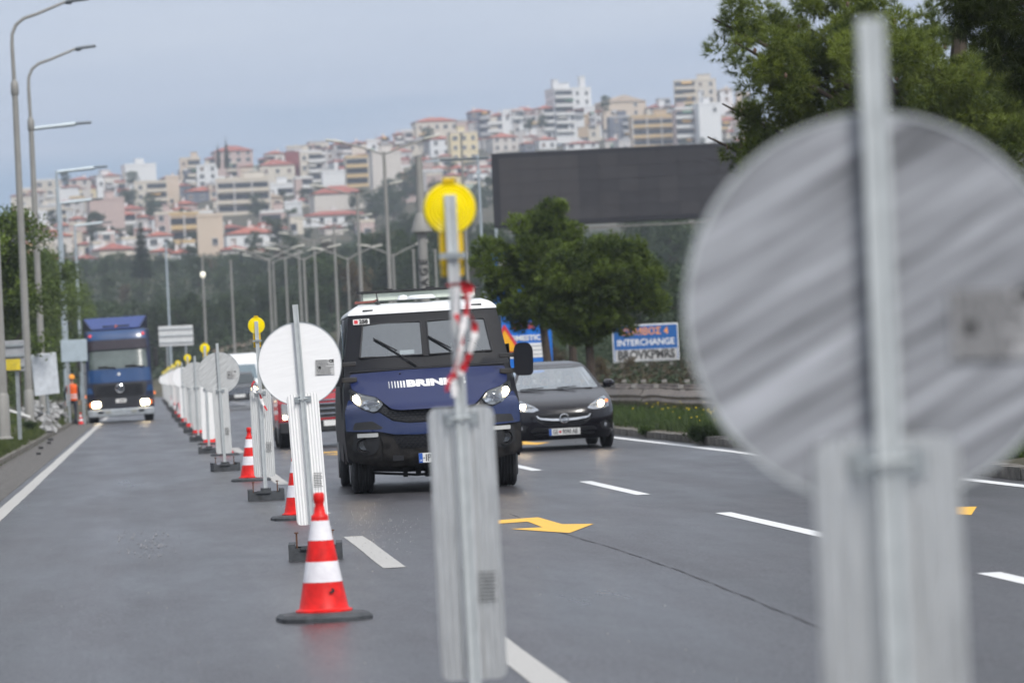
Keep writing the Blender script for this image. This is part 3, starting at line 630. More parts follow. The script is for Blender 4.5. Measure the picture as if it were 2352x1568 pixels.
MB().sheet(rpoly(hood, .03), HV, .05, .035, .025).obj('bonnet', M['van_blue'], van, ang=40)
cl = [(-.70, 1.44), (-.4, 1.456), (.4, 1.456), (.70, 1.44), (.62, 1.425), (-.62, 1.425)]
bl = [(-1.0, .775), (-1.005, 1.0), (-.95, 1.155), (-.925, 1.14), (-.81, 1.03), (-.68, .975), (-.62, .985), (-.47, .873), (-.3, .84), (.3, .84), (.47, .873), (.62, .985), (.68, .975), (.81, 1.03), (.925, 1.14), (.95, 1.155), (1.005, 1.0), (1.0, .775), (.62, .755), (.46, .715), (.2, .70), (-.2, .70), (-.46, .715), (-.62, .755)]
MB().sheet(rpoly(bl, .015), DV, .04, .04, .03).obj('bumper_trim', M['van_blue_gloss'], van, ang=40)
for s in (1, -1):
    p = [(-.93, .79), (-.90, .875), (-.70, .885), (-.58, .80), (-.63, .785)]; MB().sheet(rpoly(p if s > 0 else mirror(p), .02), DV, .03, .05, .034).obj('air_duct', M['matt_black'], van)
    p = [(-.935, 1.285), (-.93, 1.155), (-.81, 1.045), (-.69, .995), (-.63, 1.01), (-.565, 1.08), (-.64, 1.165), (-.80, 1.21)]; p = p if s > 0 else mirror(p)
    hl = MB().sheet(rpoly(p, .02), DV, .03, .03, .012).obj('headlight', mm('van_lamp_bowl', (.16, .17, .18), .25, .8), van)
    q = MB()
    for k in range(14):
        x, z = random.uniform(-.8, -.62), random.uniform(1.04, 1.13); x *= s; q.box((x, DV(x, z)-.03, z), (.045, .02, .035), ry=random.uniform(-1, 1), rx=random.uniform(-.6, .6))
    q.obj('reflector', mm('facet', (.5, .52, .55), .12, 1), hl)
    MB().lathe([(0, -.02), (.045, -.012), (.06, .01), (.05, .03)], (-s*.70, DV(.7, 1.07)-.03, 1.07), 16, 'Y').obj('projector', mm('projector_glass', (.12, .13, .15), .05, .6, coat=1), hl)
    MB().lathe([(0, -.022), (.022, -.018), (.034, 0), (.025, .02)], (-s*.865, DV(.865, 1.16)-.03, 1.16), 16, 'Y', sx=1.05, sy=1.3).obj('bulb', M['lamp_on_white'], hl)
    MB().sheet(rpoly(p, .02), DV, .02, .04, .055).obj('lens', LENS, hl)
    MB().lathe([(.085, -.02), (.09, .0), (.085, .02), (.07, .0), (.085, -.02)], (-s*.81, DV(.81, .6)-.02, .6), 24, 'Y').obj('fog_light', M['black_paint'], van)
    MB().lathe([(0, .0), (.055, -.005), (.062, .03)], (-s*.81, DV(.81, .6)-.01, .6), 20, 'Y').obj('fog_lens', mm('dark_lens', (.02, .022, .025), .1, coat=1), van)
    p = rect(-.88, -.645, .695, .742); MB().sheet(rpoly(p if s > 0 else mirror(p), .01), DV, .02, .05, .03).obj('running_light', mm('grey_lens', (.55, .56, .55), .3), van)
    p = [(-.64, .58), (-.62, .70), (-.66, .73), (-.92, .73), (-.94, .55), (-.8, .47), (-.68, .5)]; MB().sheet(rpoly(p if s > 0 else mirror(p), .03), DV, .01, .06, .012).obj('fog_recess', M['matt_black'], van)
    # glass with its own black frame
    p = [(.035, 1.645), (.775, 1.65), (.715, 2.05), (.035, 2.06)]; p = p if s > 0 else mirror(p)
    w = MB().sheet(rpoly(p, .02), DV, .02, .08, .012).obj('windscreen', GLASS, van)
    fr = MB(); P = rpoly(p, .02); cx, cz = sum(a for a, _ in P)/len(P), sum(a for _, a in P)/len(P)
    for i in range(len(P)):
        (xa, za), (xb, zb) = P[i], P[(i+1) % len(P)]; fr.tube([(xa, DV(xa, za)-.02, za), (xb, DV(xb, zb)-.02, zb)], .011, 5)
    fr.obj('window_frame', M['matt_black'], w)
    # mirror on its two arms
    b = MB(); x = -s*1.11
    b.prism(rpoly([(-.085, -.175), (.085, -.18), (.095, .12), (.06, .18), (-.06, .18), (-.085, .1)], .04), .13, 'Y')
    mo = b.obj('mirror', M['van_black'], van, loc=(x*1.0, .72, 1.52), bevel=.02)
    MB().box((0, 0, 0), (.26, .05, .055)).box((0, 0, -.19), (.26, .05, .06)).obj('mirror_arm', M['matt_black'], mo, loc=(s*.15, .08, .06), bevel=.01)
    MB().box((0, 0, 0), (.006, .5, .5)).obj('door_window', GLASS, van, loc=(-s*.945, 2.1, 1.83))
    MB().box((0, 0, 0), (.012, 1.0, 1.35), ).obj('door', M['van_black'], van, loc=(-s*1.008, 2.15, 1.05), bevel=.004)
    MB().box((0, 0, 0), (.014, 3.6, .12)).obj('side_skirt', M['van_dusty'], van, loc=(-s*.99, 3.1, .42), bevel=.004)
    for y, ww in ((.88, .235), (4.25, .42)): wheel(van, -s*(.835 if y < 1 else .80), y, .36, ww, -s)
# lower bumper in dusty black plastic
lb = [(-1.0, .47), (-1.01, .765), (-.62, .745), (-.45, .70), (.45, .70), (.62, .745), (1.01, .765), (1.0, .47), (.93, .40), (.6, .33), (-.6, .33), (-.93, .40)]
def band(p0, p1, n=12): return [(p0[0]+(p1[0]-p0[0])*i/n, p0[1]+(p1[1]-p0[1])*i/n) for i in range(n+1)]
MB().sheet(lb, DV, .05, .05, .002).obj('bumper', M['van_dusty'], van, ang=50)
def honeycomb(poly, r, D, off, name, parent, material, wall=.006):
    A = poly; b = MB()
    def inside(x, z):
        c = False; n = len(A)
        for i in range(n):
            (x1, z1), (x2, z2) = A[i], A[(i+1) % n]
            if (z1 > z) != (z2 > z) and x < (x2-x1)*(z-z1)/(z2-z1)+x1: c = not c
        return c
    xs_ = [p[0] for p in A]; zs_ = [p[1] for p in A]; dz = r*1.5; z = min(zs_); j = 0
    while z < max(zs_):
        x = min(xs_)+(r*.87*1.6 if j % 2 else 0)
        while x < max(xs_):
            if inside(x, z):
                h = [(x+1.6*r*sin(k*pi/3)*.94, z+r*cos(k*pi/3)*.94) for k in range(6)]
                for k in range(6):
                    a, c = h[k], h[(k+1) % 6]; b.add([(a[0], D(*a)-off, a[1]), (c[0], D(*c)-off, c[1]), (x+(c[0]-x)*.8, D(*c)-off, z+(c[1]-z)*.8), (x+(a[0]-x)*.8, D(*a)-off, z+(a[1]-z)*.8)], [(0, 1, 2, 3)])
            x += r*.87*3.2
        z += dz; j += 1
    return b.obj(name, material, parent, smooth=False)
gp = [(-.60, .985), (-.56, 1.06), (-.48, 1.0), (-.38, .985), (.38, .985), (.48, 1.0), (.56, 1.06), (.60, .985), (.46, .89), (.3, .855), (-.3, .855), (-.46, .89)]
gr = MB().sheet(gp, DV, .02, .06, .008).obj('grille', M['black_paint'], van); honeycomb(gp, .02, DV, .022, 'mesh', gr, M['van_black'])
gp = [(-.48, .69), (.48, .69), (.40, .55), (-.40, .55)]; gr = MB().sheet(gp, DV, .02, .06, .008).obj('grille', M['black_paint'], van); honeycomb(gp, .02, DV, .022, 'mesh', gr, M['van_black'])
pl = MB().box((.06, DV(0, .41)-.035, .415), (.52, .012, .115)).obj('number_plate', M['plate_white'], van, bevel=.004)
py_ = DV(0, .41)-.043
MB().box((.06-.237, py_, .415), (.045, .004, .112)).obj('plate_band', M['plate_blue'], pl)
text('IP', .115, M['ink'], pl, (.06-.15, py_, .413), sx=.8, bold=.002, name='lettering'); text('GR', .03, M['white_paint'], pl, (.06-.237, py_-.003, .385), sx=.8)
MB().lathe([(0, -.004), (.008, -.004), (.008, .0)], (.06-.2, py_, .415), 8, 'Y').obj('plate_screw', M['ink'], pl)
tx = text("BRINK'S", .105, M['white_paint'], van, (.065, 0, 1.305), sx=1.85, bold=.006, name='lettering'); drape(tx, HV, .029)
b = MB()
for i in range(6):
    x = -.475+i*.033; w = .005+.0028*i; q = rpoly(rect(x, x+w, 1.265, 1.345), .001, 1); b.add([(a, HV(a, c)-.03, c) for a, c in q], [tuple(range(len(q)))])
b.obj('logo_bars', M['white_paint'], van, smooth=False)
MB().lathe([(0, -.02), (.012, -.01), (.014, .01)], (-.33, HV(-.33, 1.43)-.03, 1.43), 8, 'Y').obj('washer_jet', M['black_paint'], van)
b = MB().sheet(rpoly(rect(-.82, -.63, 2.06, 2.125), .008), DV, .01, .05, .014).obj('number_sticker', M['white_paint'], van)
MB().sheet(rect(-.81, -.765, 2.07, 2.115), DV, .004, .05, .018).obj('red_square', M['tape_red'], b); drape(text('258', .062, M['ink'], b, (-.70, 0, 2.092), sx=1.1, bold=.004), DV, .02)
def wiper(x0, z0, x1, z1, D=DV, parent=van, ob=.03, r=.007):
    P = [(x0+(x1-x0)*i/8, z0+(z1-z0)*i/8) for i in range(9)]
    b = MB().tube([(x, D(x, z)-ob, z) for x, z in P], [r*1.6, r*1.5]+[r]*7, 6)
    c = .45; xa, za = x0+(x1-x0)*c, z0+(z1-z0)*c
    b.tube([(xa+(x1-xa)*i/6, D(xa, za)-ob-.0 if False else D(xa+(x1-xa)*i/6, za+(z1-za)*i/6)-ob-.012, za+.03*(1-i/6)+(z1-za)*i/6) for i in range(7)], r*1.3, 6)
    return b.obj('wiper', M['black_paint'], parent)
wiper(-.12, 1.52, -.60, 1.88); wiper(.50, 1.52, -.02+.06, 1.87)
MB().box((-.22, 1.18, 1.69), (.17, .12, .05)).obj('dashboard_card', M['white_paint'], van)
MB().box((0, 1.9, 1.36), (1.7, 1.0, .5)).obj('dashboard', M['matt_black'], van, bevel=.05)
MB().box((0, 3.35, 1.5), (1.8, .06, 1.3)).obj('bulkhead', mm('bulkhead_grey', (.45, .47, .50), .7), van); MB().box((-.1, 3.28, 1.85), (.42, .04, .7)).obj('bulkhead_door', mm('pale_door', (.55, .56, .55), .6), van)
seat(van, -.5, 2.6, .8, M['grey_cloth']); seat(van, .5, 2.6, .8, M['grey_cloth'])
MB().lathe([(.2, 0), (.215, .012), (.2, .024), (.185, .012), (.2, 0)], (.5, 1.75, 1.6), 24, 'Y').obj('steering_wheel', M['matt_black'], van)
for s in (-1, 1): MB().tube([(s*.64-.06, DV(.6, 2.23)-.03, 2.225), (s*.64+.06, DV(.6, 2.23)-.03, 2.225)], .012, 8).obj('roof_lamp', M['black_paint'], van)
b = MB().box((0, 2.4, 2.40), (1.34, .5, .1)); b.obj('roof_box', mm('pale_green_box', (.60, .66, .58), .5), van, bevel=.01)
MB().box((0, 2.38, 2.465), (1.46, .56, .022)).box((-.35, 2.38, 2.48), (.1, .1, .03)).box((.15, 2.38, 2.48), (.1, .1, .03)).obj('roof_cover', M['matt_black'], van)
b = MB().lathe([(0, .05), (.14, .045), (.17, .02), (.17, 0)], (.02, 1.95, 2.345), 20).lathe([(0, .06), (.05, .05), (.07, .0)], (-.2, 1.95, 2.345), 12); b.obj('roof_dome', M['van_white'], van)
MB().tube([(-.5, 1.8, 2.3), (-.52, 1.86, 2.5)], [.012, .003], 6).lathe([(0, .03), (.025, .02), (.03, 0)], (-.5, 1.8, 2.3), 10).obj('aerial', M['black_paint'], van)
MB().tube([(-.75, 2.0, 2.34), (-.72, 3.6, 2.36)], .02, 6).tube([(-.78, 1.7, 2.33), (-.55, 1.75, 2.34), (-.5, 2.0, 2.36)], .014, 6).obj('roof_cable', mm('faded_red_cable', (.2, .06, .05), .6), van)
b = MB().tube([(-.7, .9, .3), (-.3, .9, .27), (.3, .9, .27), (.7, .9, .3)], .035, 8).tube([(0, .6, .24), (0, 3, .24)], .05, 8).box((-.33, .85, .235), (.05, .1, .11)).box((-.18, .85, .25), (.06, .1, .08)).box((.05, .9, .24), (.3, .3, .14)).box((.4, .85, .25), (.1, .1, .1)).tube([(-.7, .8, .25), (-.2, .75, .2), (.2, .75, .21), (.7, .8, .25)], .016, 6)
b.obj('axle', M['matt_black'], van)
MB().box((0, 3, .36), (1.5, 5, .1)).obj('underbody', M['matt_black'], van)
for s in (-1, 1):   # sills and seams: scuttle panel gap, bumper split lines, front door seam, wheel-arch lip
    MB().tube([(s*x, DV(x, z)-.006, z) for x, z in ((.62, .41), (.61, .5), (.60, .6), (.62, .70))], .004, 4).obj('panel_gap', M['black_paint'], van)
    MB().tube([(s*1.003, 1.1, .45), (s*1.012, 1.12, 1.3), (s*.965, 1.35, 1.55)], .006, 4).obj('door_seam', M['black_paint'], van)
    MB().tube([(s*(.97+.035*sin(a)), .88-.43*cos(a), .37+.43*sin(a)) for a in np.linspace(0, pi, 12)], .016, 6).obj('arch_lip', M['van_dusty'], van)
MB().tube([(x, DV(x, 1.478)-.012, 1.482) for x in np.linspace(-.9, .9, 15)], .007, 4).obj('scuttle_seal', M['black_paint'], van)
MB().box((-.43, DV(.43, .41)-.03, .43), (.12, .02, .06)).obj('tow_hatch', M['black_paint'], van)
seated('person', 'driver in pale blue shirt and dark cap behind the armoured van windscreen', (3.36+.55, 50.75, .72), mm('pale_shirt', (.35, .42, .5), .8))
# ------------------------------------------------------------------ small black hatchback
car = thing('small_car', 'black hatchback with lit headlamps and chrome grille wing beside the armoured van', 'car', (6.88, 67.6, 0), R(-.6), rot=(0, R(-.3), R(-.6)))
mm('car_black', (.006, .005, .009), .22, var=.1, scale=3, coat=.3, rvar=.05, spec=.4)
oz = ip([.17, .3, .45, .6, .72, .80, .88, .95, 1.0, 1.36, 1.42, 1.46, 1.48], [.14, .03, .0, .02, .10, .26, .55, .86, 1.05, 1.74, 1.92, 2.15, 2.5])
ok = ip([.2, .6, .8, 1.0, 1.05, 1.48], [.46, .44, .40, .25, .22, .3]); hwo = ip([.17, .3, .6, .8, .95, 1.0, 1.36, 1.43, 1.48], [.80, .855, .87, .86, .82, .78, .575, .50, .30])
def DO(x, z): return oz(z)+ok(z)*(abs(x)/.87)**3.4
ybo = ip([.17, .6, .9, 1.0, 1.36, 1.48], [3.9, 4.0, 3.98, 3.9, 3.55, 3.2])
ZO = [.17, .22, .3, .45, .55, .62, .68, .72, .76, .80, .84, .88, .92, .95, .975, 1.0, 1.03, 1.08, 1.16, 1.25, 1.33, 1.36, 1.39, 1.42, 1.45, 1.465, 1.475, 1.48]
hull(ZO, hwo, DO, ybo, 26, lambda s, t, z: (s == 'front' and 1.03 < z < 1.36 and abs(t) < .93) or (s != 'front' and 1.03 < z < 1.33)).obj('body', M['car_black'], car, ang=40)
wp = [(-.715, 1.005), (.715, 1.005), (.53, 1.365), (.3, 1.38), (-.3, 1.38), (-.53, 1.365)]
MB().sheet(rpoly(wp, .04), DO, .012, .09, .004).obj('windscreen', glass_mat('pale_windscreen', (.85, .9, .92), .34), car)
for s in (-1, 1):
    MB().add([(s*.77, 1.6, 1.03), (s*.79, 3.7, 1.03), (s*.60, 3.45, 1.33), (s*.58, 2.0, 1.34)], [(0, 1, 2, 3)]).obj('side_window', GLASS, car, smooth=False)
    p = [(.40, .675), (.47, .735), (.66, .83), (.755, .86), (.80, .78), (.79, .69), (.66, .655), (.52, .645)]; p = p if s > 0 else mirror(p)
    hl = MB().sheet(rpoly(p, .02), DO, .03, .04, .006).obj('headlight', mm('lamp_bowl', (.55, .56, .58), .25, .9), car)
    MB().lathe([(0, -.03), (.033, -.02), (.046, .01), (.04, .03)], (s*.655, DO(.655, .74)-.02, .74), 16, 'Y').obj('bulb', M['lamp_on_white'], hl)
    MB().lathe([(0, -.02), (.02, -.015), (.03, .01)], (s*.765, DO(.765, .78)-.02, .775), 12, 'Y').obj('indicator', M['amber'], hl)
    MB().sheet(rpoly(p, .02), DO, .012, .05, .03).obj('lens', LENS, hl)
    p = [(.64, .32), (.60, .42), (.72, .46), (.80, .40), (.78, .30)]; MB().sheet(rpoly(p if s > 0 else mirror(p), .02), DO, .02, .05, .004).obj('fog_recess', M['matt_black'], car)
    MB().lathe([(0, -.01), (.03, -.008), (.038, .01)], (s*.70, DO(.7, .38)-.01, .385), 14, 'Y').obj('fog_light', mm('grey_lens2', (.4, .4, .42), .2, .5), car)
    b = MB().lathe([(0, -.07), (.07, -.055), (.105, 0), (.1, .05), (0, .06)], (0, 0, 0), 16, 'Y', sy=.72); b.obj('mirror', M['car_black'], car, loc=(s*.93, 1.55, 1.06)); MB().box((s*.83, 1.57, 1.01), (.12, .06, .05)).obj('mirror_arm', M['matt_black'], car, bevel=.01)
    for y in (.78, 3.3): wheel(car, s*.765, y, .31, .19, s)
    MB().add([(s*.735, DO(.735, 1.0)-.012, 1.0), (s*.775, DO(.735, 1.0)+.02, 1.0), (s*.57, DO(.55, 1.37)+.03, 1.375), (s*.535, DO(.55, 1.37)-.012, 1.37)], [(0, 1, 2, 3)]).obj('windscreen_pillar', M['car_black'], car, smooth=False)
    MB().box((s*.36, 2.6, .55), (.5, .5, .2)).box((s*.36, 2.85, .85), (.46, .14, .5), rx=-.2).box((s*.36, 2.93, 1.17), (.24, .08, .16)).obj('seat', M['grey_cloth'], car, bevel=.03)
    b = MB().tube([(s*.40, DO(.4, .93)-.003, .93), (s*.50, DO(.5, .84)-.004, .84), (s*.44, DO(.44, .745)-.004, .745), (s*.2, DO(.2, .70)-.004, .70), (0, DO(0, .69)-.004, .69)], .004, 5); b.obj('bonnet_crease', M['car_black'], car)
gp = [(-.44, .60), (-.30, .615), (.30, .615), (.44, .60), (.46, .50), (.3, .40), (-.3, .40), (-.46, .50)]
gr = MB().sheet(rpoly(gp, .03), DO, .01, .05, .004).obj('grille', M['matt_black'], car)
for z in (.585, .56, .49, .465, .44): q = MB(); wv = .40 if z > .5 else .34; q.tube([(x, DO(x, z)-.01, z) for x in np.linspace(-wv, wv, 13)], .005, 5); q.obj('slat', M['black_paint'], gr)
wing = [(-.46, .585), (-.44, .585), (-.40, .548), (-.2, .525), (0, .519), (.2, .525), (.40, .548), (.44, .585), (.46, .585), (.43, .535), (.38, .515), (.2, .49), (0, .483), (-.2, .49), (-.38, .515), (-.43, .535)]
MB().sheet(wing, DO, .02, .04, .03).obj('chrome_wing', mm('satin_chrome', (.8, .81, .83), .25, .7), car)
MB().lathe([(.073, -.01), (.08, .0), (.073, .01), (.064, .0), (.073, -.01)], (0, DO(0, .52)-.055, .522), 28, 'Y').prism([(-.078, .515), (.0, .53), (-.02, .54), (.078, .529), (.0, .512), (.02, .503)], .012, 'Y', DO(0, .52)-.062).obj('emblem', M['chrome'], car)
MB().sheet(rpoly([(-.56, .33), (-.5, .38), (.5, .38), (.56, .33), (.5, .24), (-.5, .24)], .02), DO, .01, .06, .003).obj('lower_intake', M['matt_black'], car)
pl = MB().box((.0, DO(0, .3)-.03, .302), (.52, .012, .112)).obj('number_plate', M['plate_white'], car, bevel=.004); y = DO(0, .3)-.038
MB().box((-.238, y, .302), (.04, .003, .108)).obj('plate_band', M['plate_blue'], pl)
text('GE', .105, M['ink'], pl, (-.155, y, .3), sx=.68, bold=.001); text('9090 AB', .105, M['ink'], pl, (.088, y, .3), sx=.68, bold=.001); MB().lathe([(0, -.003), (.022, -.003), (.022, 0)], (-.078, y, .303), 8, 'Y').obj('plate_seal', M['tape_red'], pl)
wiper(.1, 1.0, -.62, 1.02, DO, car, .03, .006); wiper(.6, 1.0, .0, 1.025, DO, car, .03, .006)
MB().box((0, 1.75, .85), (1.3, .8, .3)).obj('dashboard', M['matt_black'], car, bevel=.05); MB().box((0, 2.7, .3), (1.5, 2.4, .1)).obj('underbody', M['matt_black'], car)
MB().box((0, 3.5, .8), (1.25, .15, .55), rx=-.2).obj('rear_bench', M['grey_cloth'], car, bevel=.03)
seated('person', 'front passenger seated in the black hatchback, next to the armoured van mirror', (6.88-.36, 67.6+2.55, .20), mm('grey_coat', (.2, .22, .24), .8))
seated('person', 'driver seated behind the wheel of the black hatchback', (6.88+.36, 67.6+2.55, .20), mm('dark_coat', (.10, .12, .15), .8))
seated('person', 'rear passenger seated in the middle of the black hatchback', (6.88+.02, 67.6+3.2, .17), mm('blue_coat', (.15, .24, .33), .8))
# ------------------------------------------------------------------ blue lorry
tr = thing('lorry', 'dark blue lorry with lit headlamps, roof deflector and three-pointed star grille badge', 'truck', (-.95, 152.6, 0), rot=(0, R(-1), R(.3)))
mm('lorry_blue', (.008, .050, .16), .3, var=.12, scale=2, coat=.4); mm('lorry_blue_pale', (.018, .045, .19), .35, var=.1, scale=2, coat=.5); mm('lorry_dark', (.012, .02, .055), .4, var=.2); mm('lorry_grey', (.022, .024, .032), .6, var=.2); mm('bumper_alloy', (.34, .37, .40), .5, .2, var=.2)
tz = ip([.5, .9, 1.4, 1.5, 2.0, 2.7, 3.1, 3.4, 3.46], [.05, .0, .02, .05, .16, .42, .5, .62, .8]); DT = lambda x, z: tz(z)+.22*(abs(x)/1.22)**6
hwt = ip([.5, 1.5, 3.0, 3.46], [1.24, 1.22, 1.16, 1.10])
hull([.5, .7, .9, 1.1, 1.3, 1.48, 1.6, 1.8, 1.98, 2.2, 2.5, 2.7, 2.9, 3.1, 3.3, 3.42, 3.46], hwt, DT, lambda z: 2.3, 18).obj('cab', M['lorry_dark'], tr)
sh_ = lambda n, p, m_, off=.02, **k: MB().sheet(rpoly(p, .03), DT, .03, .12, off).obj(n, m_, tr)
sh_('front_panel', [(-1.16, 1.5), (1.16, 1.5), (1.16, 1.97), (.95, 2.0), (-.95, 2.0), (-1.16, 1.97)], M['lorry_blue'])
sh_('roof_panel', [(-1.08, 3.08), (1.08, 3.08), (1.06, 3.42), (-1.06, 3.42)], M['lorry_blue'])
sh_('sun_visor', [(-1.1, 2.72), (1.1, 2.72), (1.08, 3.07), (-1.08, 3.07)], mm('smoked_visor', (.03, .022, .03), .25, coat=.4), .10)
sh_('windscreen', [(-1.08, 2.0), (1.08, 2.0), (1.04, 2.7), (-1.04, 2.7)], mm('painted_reflection_glass', (.085, .11, .105), .15, .0, var=.3, scale=1.5, coat=.8, spec=.6), .03)  # opaque pane, pale green sky reflection painted into its colour
g_ = MB().sheet(rpoly([(-.95, 1.02), (-.78, .97), (.78, .97), (.95, 1.02), (1.0, 1.45), (-1.0, 1.45)], .03), DT, .03, .12, .015).obj('grille', M['matt_black'], tr)
for k in range(7): z = 1.04+.06*k; MB().box((0, DT(0, z)-.035, z), (1.8-.02*k, .03, .022)).obj('slat', M['lorry_grey'], g_)
sh_('lower_panel', [(-1.2, .55), (1.2, .55), (1.2, .96), (-1.2, .96)], M['lorry_grey'], .012)
b = MB().box((0, -.0, .37), (2.44, .25, .28)); b.obj('bumper', M['bumper_alloy'], tr, bevel=.04)
for s in (-1, 1):
    MB().box((s*.75, -.135, .40), (.2, .02, .09)).obj('bumper_slot', M['matt_black'], tr); MB().box((s*.48, -.135, .40), (.2, .02, .1)).obj('fog_light', mm('grey_lens3', (.4, .4, .36), .3, .4), tr)
    hl = MB().prism(rpoly(rect(-.2, .2, -.13, .13), .06), .05).obj('headlight', M['chrome'], tr, loc=(s*.90, DT(.9, .7)-.06, .70)); MB().prism(rpoly(rect(-.15, .15, -.1, .1), .06), .02).obj('bulb', M['lamp_on'], hl, loc=(0, -.025, 0)); MB().box((s*.22, .0, 0), (.06, .05, .16)).obj('indicator', M['amber'], hl)
    MB().prism(rpoly([(-.1, -.09), (.14, -.09), (.12, .12), (-.02, .14)] if s > 0 else mirror([(-.1, -.09), (.14, -.09), (.12, .12), (-.02, .14)]), .03), .05).obj('corner_step', M['lorry_blue'], tr, loc=(s*1.08, DT(1.08, 1.2)-.05, 1.2))
    MB().lathe([(0, -.03), (.05, -.02), (.06, .02)], (s*.98, DT(.98, 3.25)-.03, 3.25), 12, 'Y').obj('marker_light', mm('red_lens', (.5, .05, .05), .3, emit=(1, .1, .1), est=.3), tr)
    m_ = MB().box((0, 0, 0), (.17, .14, .72)).obj('mirror', M['matt_black'], tr, loc=(s*1.40-(.0), .25, 2.33), bevel=.04); MB().tube([(0, 0, .42), (-s*.2, .1, .5), (-s*.3, .1, .3)], .018, 6).tube([(0, 0, -.42), (-s*.2, .1, -.45)], .018, 6).obj('mirror_arm', M['matt_black'], m_)
    for y in (1.4, 5.2): wheel(tr, s*1.03, y, .5, .34, s)
    MB().box((s*1.28, .5, 1.02), (.05, .1, .1)).obj('side_marker', M['amber'], tr); MB().box((s*1.22, .4, .72), (.05, .1, .08)).obj('side_marker', M['amber'], tr)
b = MB(); vs = [(-1.16, .55, 3.9), (1.16, .55, 3.9), (-.92, -.0+.72, 3.50), (.92, .72, 3.50), (-1.2, 2.1, 3.95), (1.2, 2.1, 3.95), (-1.2, 2.1, 3.47), (1.2, 2.1, 3.47), (-1.2, 1.2, 3.47), (1.2, 1.2, 3.47)]
b.add([(-1.17, 1.35, 3.92), (1.17, 1.35, 3.92), (.9, .78, 3.5), (-.9, .78, 3.5)], [(3, 2, 1, 0)]); b.obj('roof_deflector', M['lorry_blue_pale'], tr, smooth=False).modifiers.new('s', 'SOLIDIFY').thickness = .05
for s in (-1, 1): MB().add([(s*1.17, 1.35, 3.92), (s*.9, .78, 3.5), (s*1.19, 2.1, 3.47), (s*1.19, 2.2, 3.9)], [(0, 1, 2, 3)]).obj('deflector_side', M['lorry_dark'], tr, smooth=False).modifiers.new('s', 'SOLIDIFY').thickness = .05
MB().box((0, 1.0, 3.56), (1.0, .3, .1)).obj('roof_lamp_bar', M['matt_black'], tr); MB().box((-.0, .83, 3.58), (.06, .04, .03)).obj('roof_light', M['amber'], tr)
b = MB().lathe([(.14, -.01), (.16, 0), (.14, .01), (.125, 0), (.14, -.01)], (0, DT(0, 1.25)-.06, 1.25), 24, 'Y')
for k in range(3): a = pi/2+k*2*pi/3; b.prism([(.018*cos(a+pi/2), 1.25+.018*sin(a+pi/2)), (.14*cos(a), 1.25+.14*sin(a)), (.018*cos(a-pi/2), 1.25+.018*sin(a-pi/2))], .015, 'Y', DT(0, 1.25)-.068)
b.obj('emblem', M['chrome'], tr); MB().lathe([(0, -.01), (.05, -.005), (.06, .01)], (0, DT(0, 1.8)-.03, 1.78), 16, 'Y').obj('badge', M['white_paint'], tr)
pl = MB().box((.02, DT(0, .8)-.03, .80), (.38, .015, .14)).obj('number_plate', M['plate_white'], tr)
text('IB 4057', .09, M['ink'], pl, (.02, DT(0, .8)-.042, .80), sx=.8) if False else MB().box((.04, DT(0, .8)-.04, .80), (.24, .004, .05)).obj('print', mm('faded_ink', (.2, .2, .2), .6), pl)
for a, c in ((-.1, -.75), (.95, .25)): wiper(a, 2.03, c, 2.08, DT, tr, .06, .02)
MB().box((0, 5.2, 2.2), (2.44, 5.6, 2.5)).obj('cargo_box', M['lorry_dark'], tr, bevel=.03); MB().box((0, 4.5, .75), (.9, 7, .3)).obj('chassis', M['matt_black'], tr); MB().tube([(-.9, 1.4, .5), (.9, 1.4, .5)], .07, 8).obj('axle', M['matt_black'], tr)
# ------------------------------------------------------------------ red off-roader, black jeep, white van (mostly hidden)
rc = thing('red_car', 'red off-roader with chrome grille bars, half hidden behind the bright white round sign', 'car', (3.42, 81, 0), rot=(0, R(-1.2), 0))
mm('car_red', (.30, .010, .018), .25, var=.1, coat=.6)
rz_ = ip([.25, .5, .9, 1.05, 1.1, 1.62, 1.7], [.06, 0, .03, .2, .95, 1.4, 1.8]); DR = lambda x, z: rz_(z)+.16*(abs(x)/.83)**5
hull([.42, .5, .6, .7, .8, .9, .98, 1.05, 1.1, 1.2, 1.4, 1.58, 1.66, 1.7], ip([.4, 1.0, 1.1, 1.7], [.83, .83, .80, .62]), DR, lambda z: 3.7, 16).obj('body', M['car_red'], rc)
MB().sheet(rpoly([(-.68, 1.13), (.68, 1.13), (.58, 1.56), (-.58, 1.56)], .04), DR, .01, .15, .012).obj('windscreen', mm('dark_glass', (.03, .04, .045), .08, coat=1), rc)
g_ = MB().sheet(rpoly(rect(-.45, .45, .55, .93), .03), DR, .02, .1, .015).obj('grille', M['matt_black'], rc)
for z in (.57, .66, .76, .86, .93): MB().box((0, DR(0, z)-.03, z), (.92, .03, .028)).obj('chrome_bar', M['chrome'], g_)
for s in (-1, 1):
    hl = MB().sheet(rpoly(rect(.50, .76, .58, .90) if s > 0 else rect(-.76, -.50, .58, .90), .03), DR, .03, .08, .015).obj('headlight', mm('lamp_bowl2', (.5, .5, .48), .2, .7), rc); MB().box((s*.70, DR(.7, .62)-.02, .63), (.07, .02, .07)).obj('bulb', M['lamp_on'], hl)
    for y in (.75, 3.0): wheel(rc, s*.72, y, .36, .22, s)
    MB().box((s*.92, 1.3, 1.15), (.16, .1, .16)).obj('mirror', M['matt_black'], rc, bevel=.03)
MB().box((0, -.05, .42), (1.66, .2, .24)).obj('bumper', M['matt_black'], rc, bevel=.03); MB().box((0, -.03, .555), (1.62, .16, .05)).obj('bumper_strip', M['car_red'], rc); MB().box((.3, -.16, .47), (.5, .015, .11)).obj('number_plate', M['plate_white'], rc)
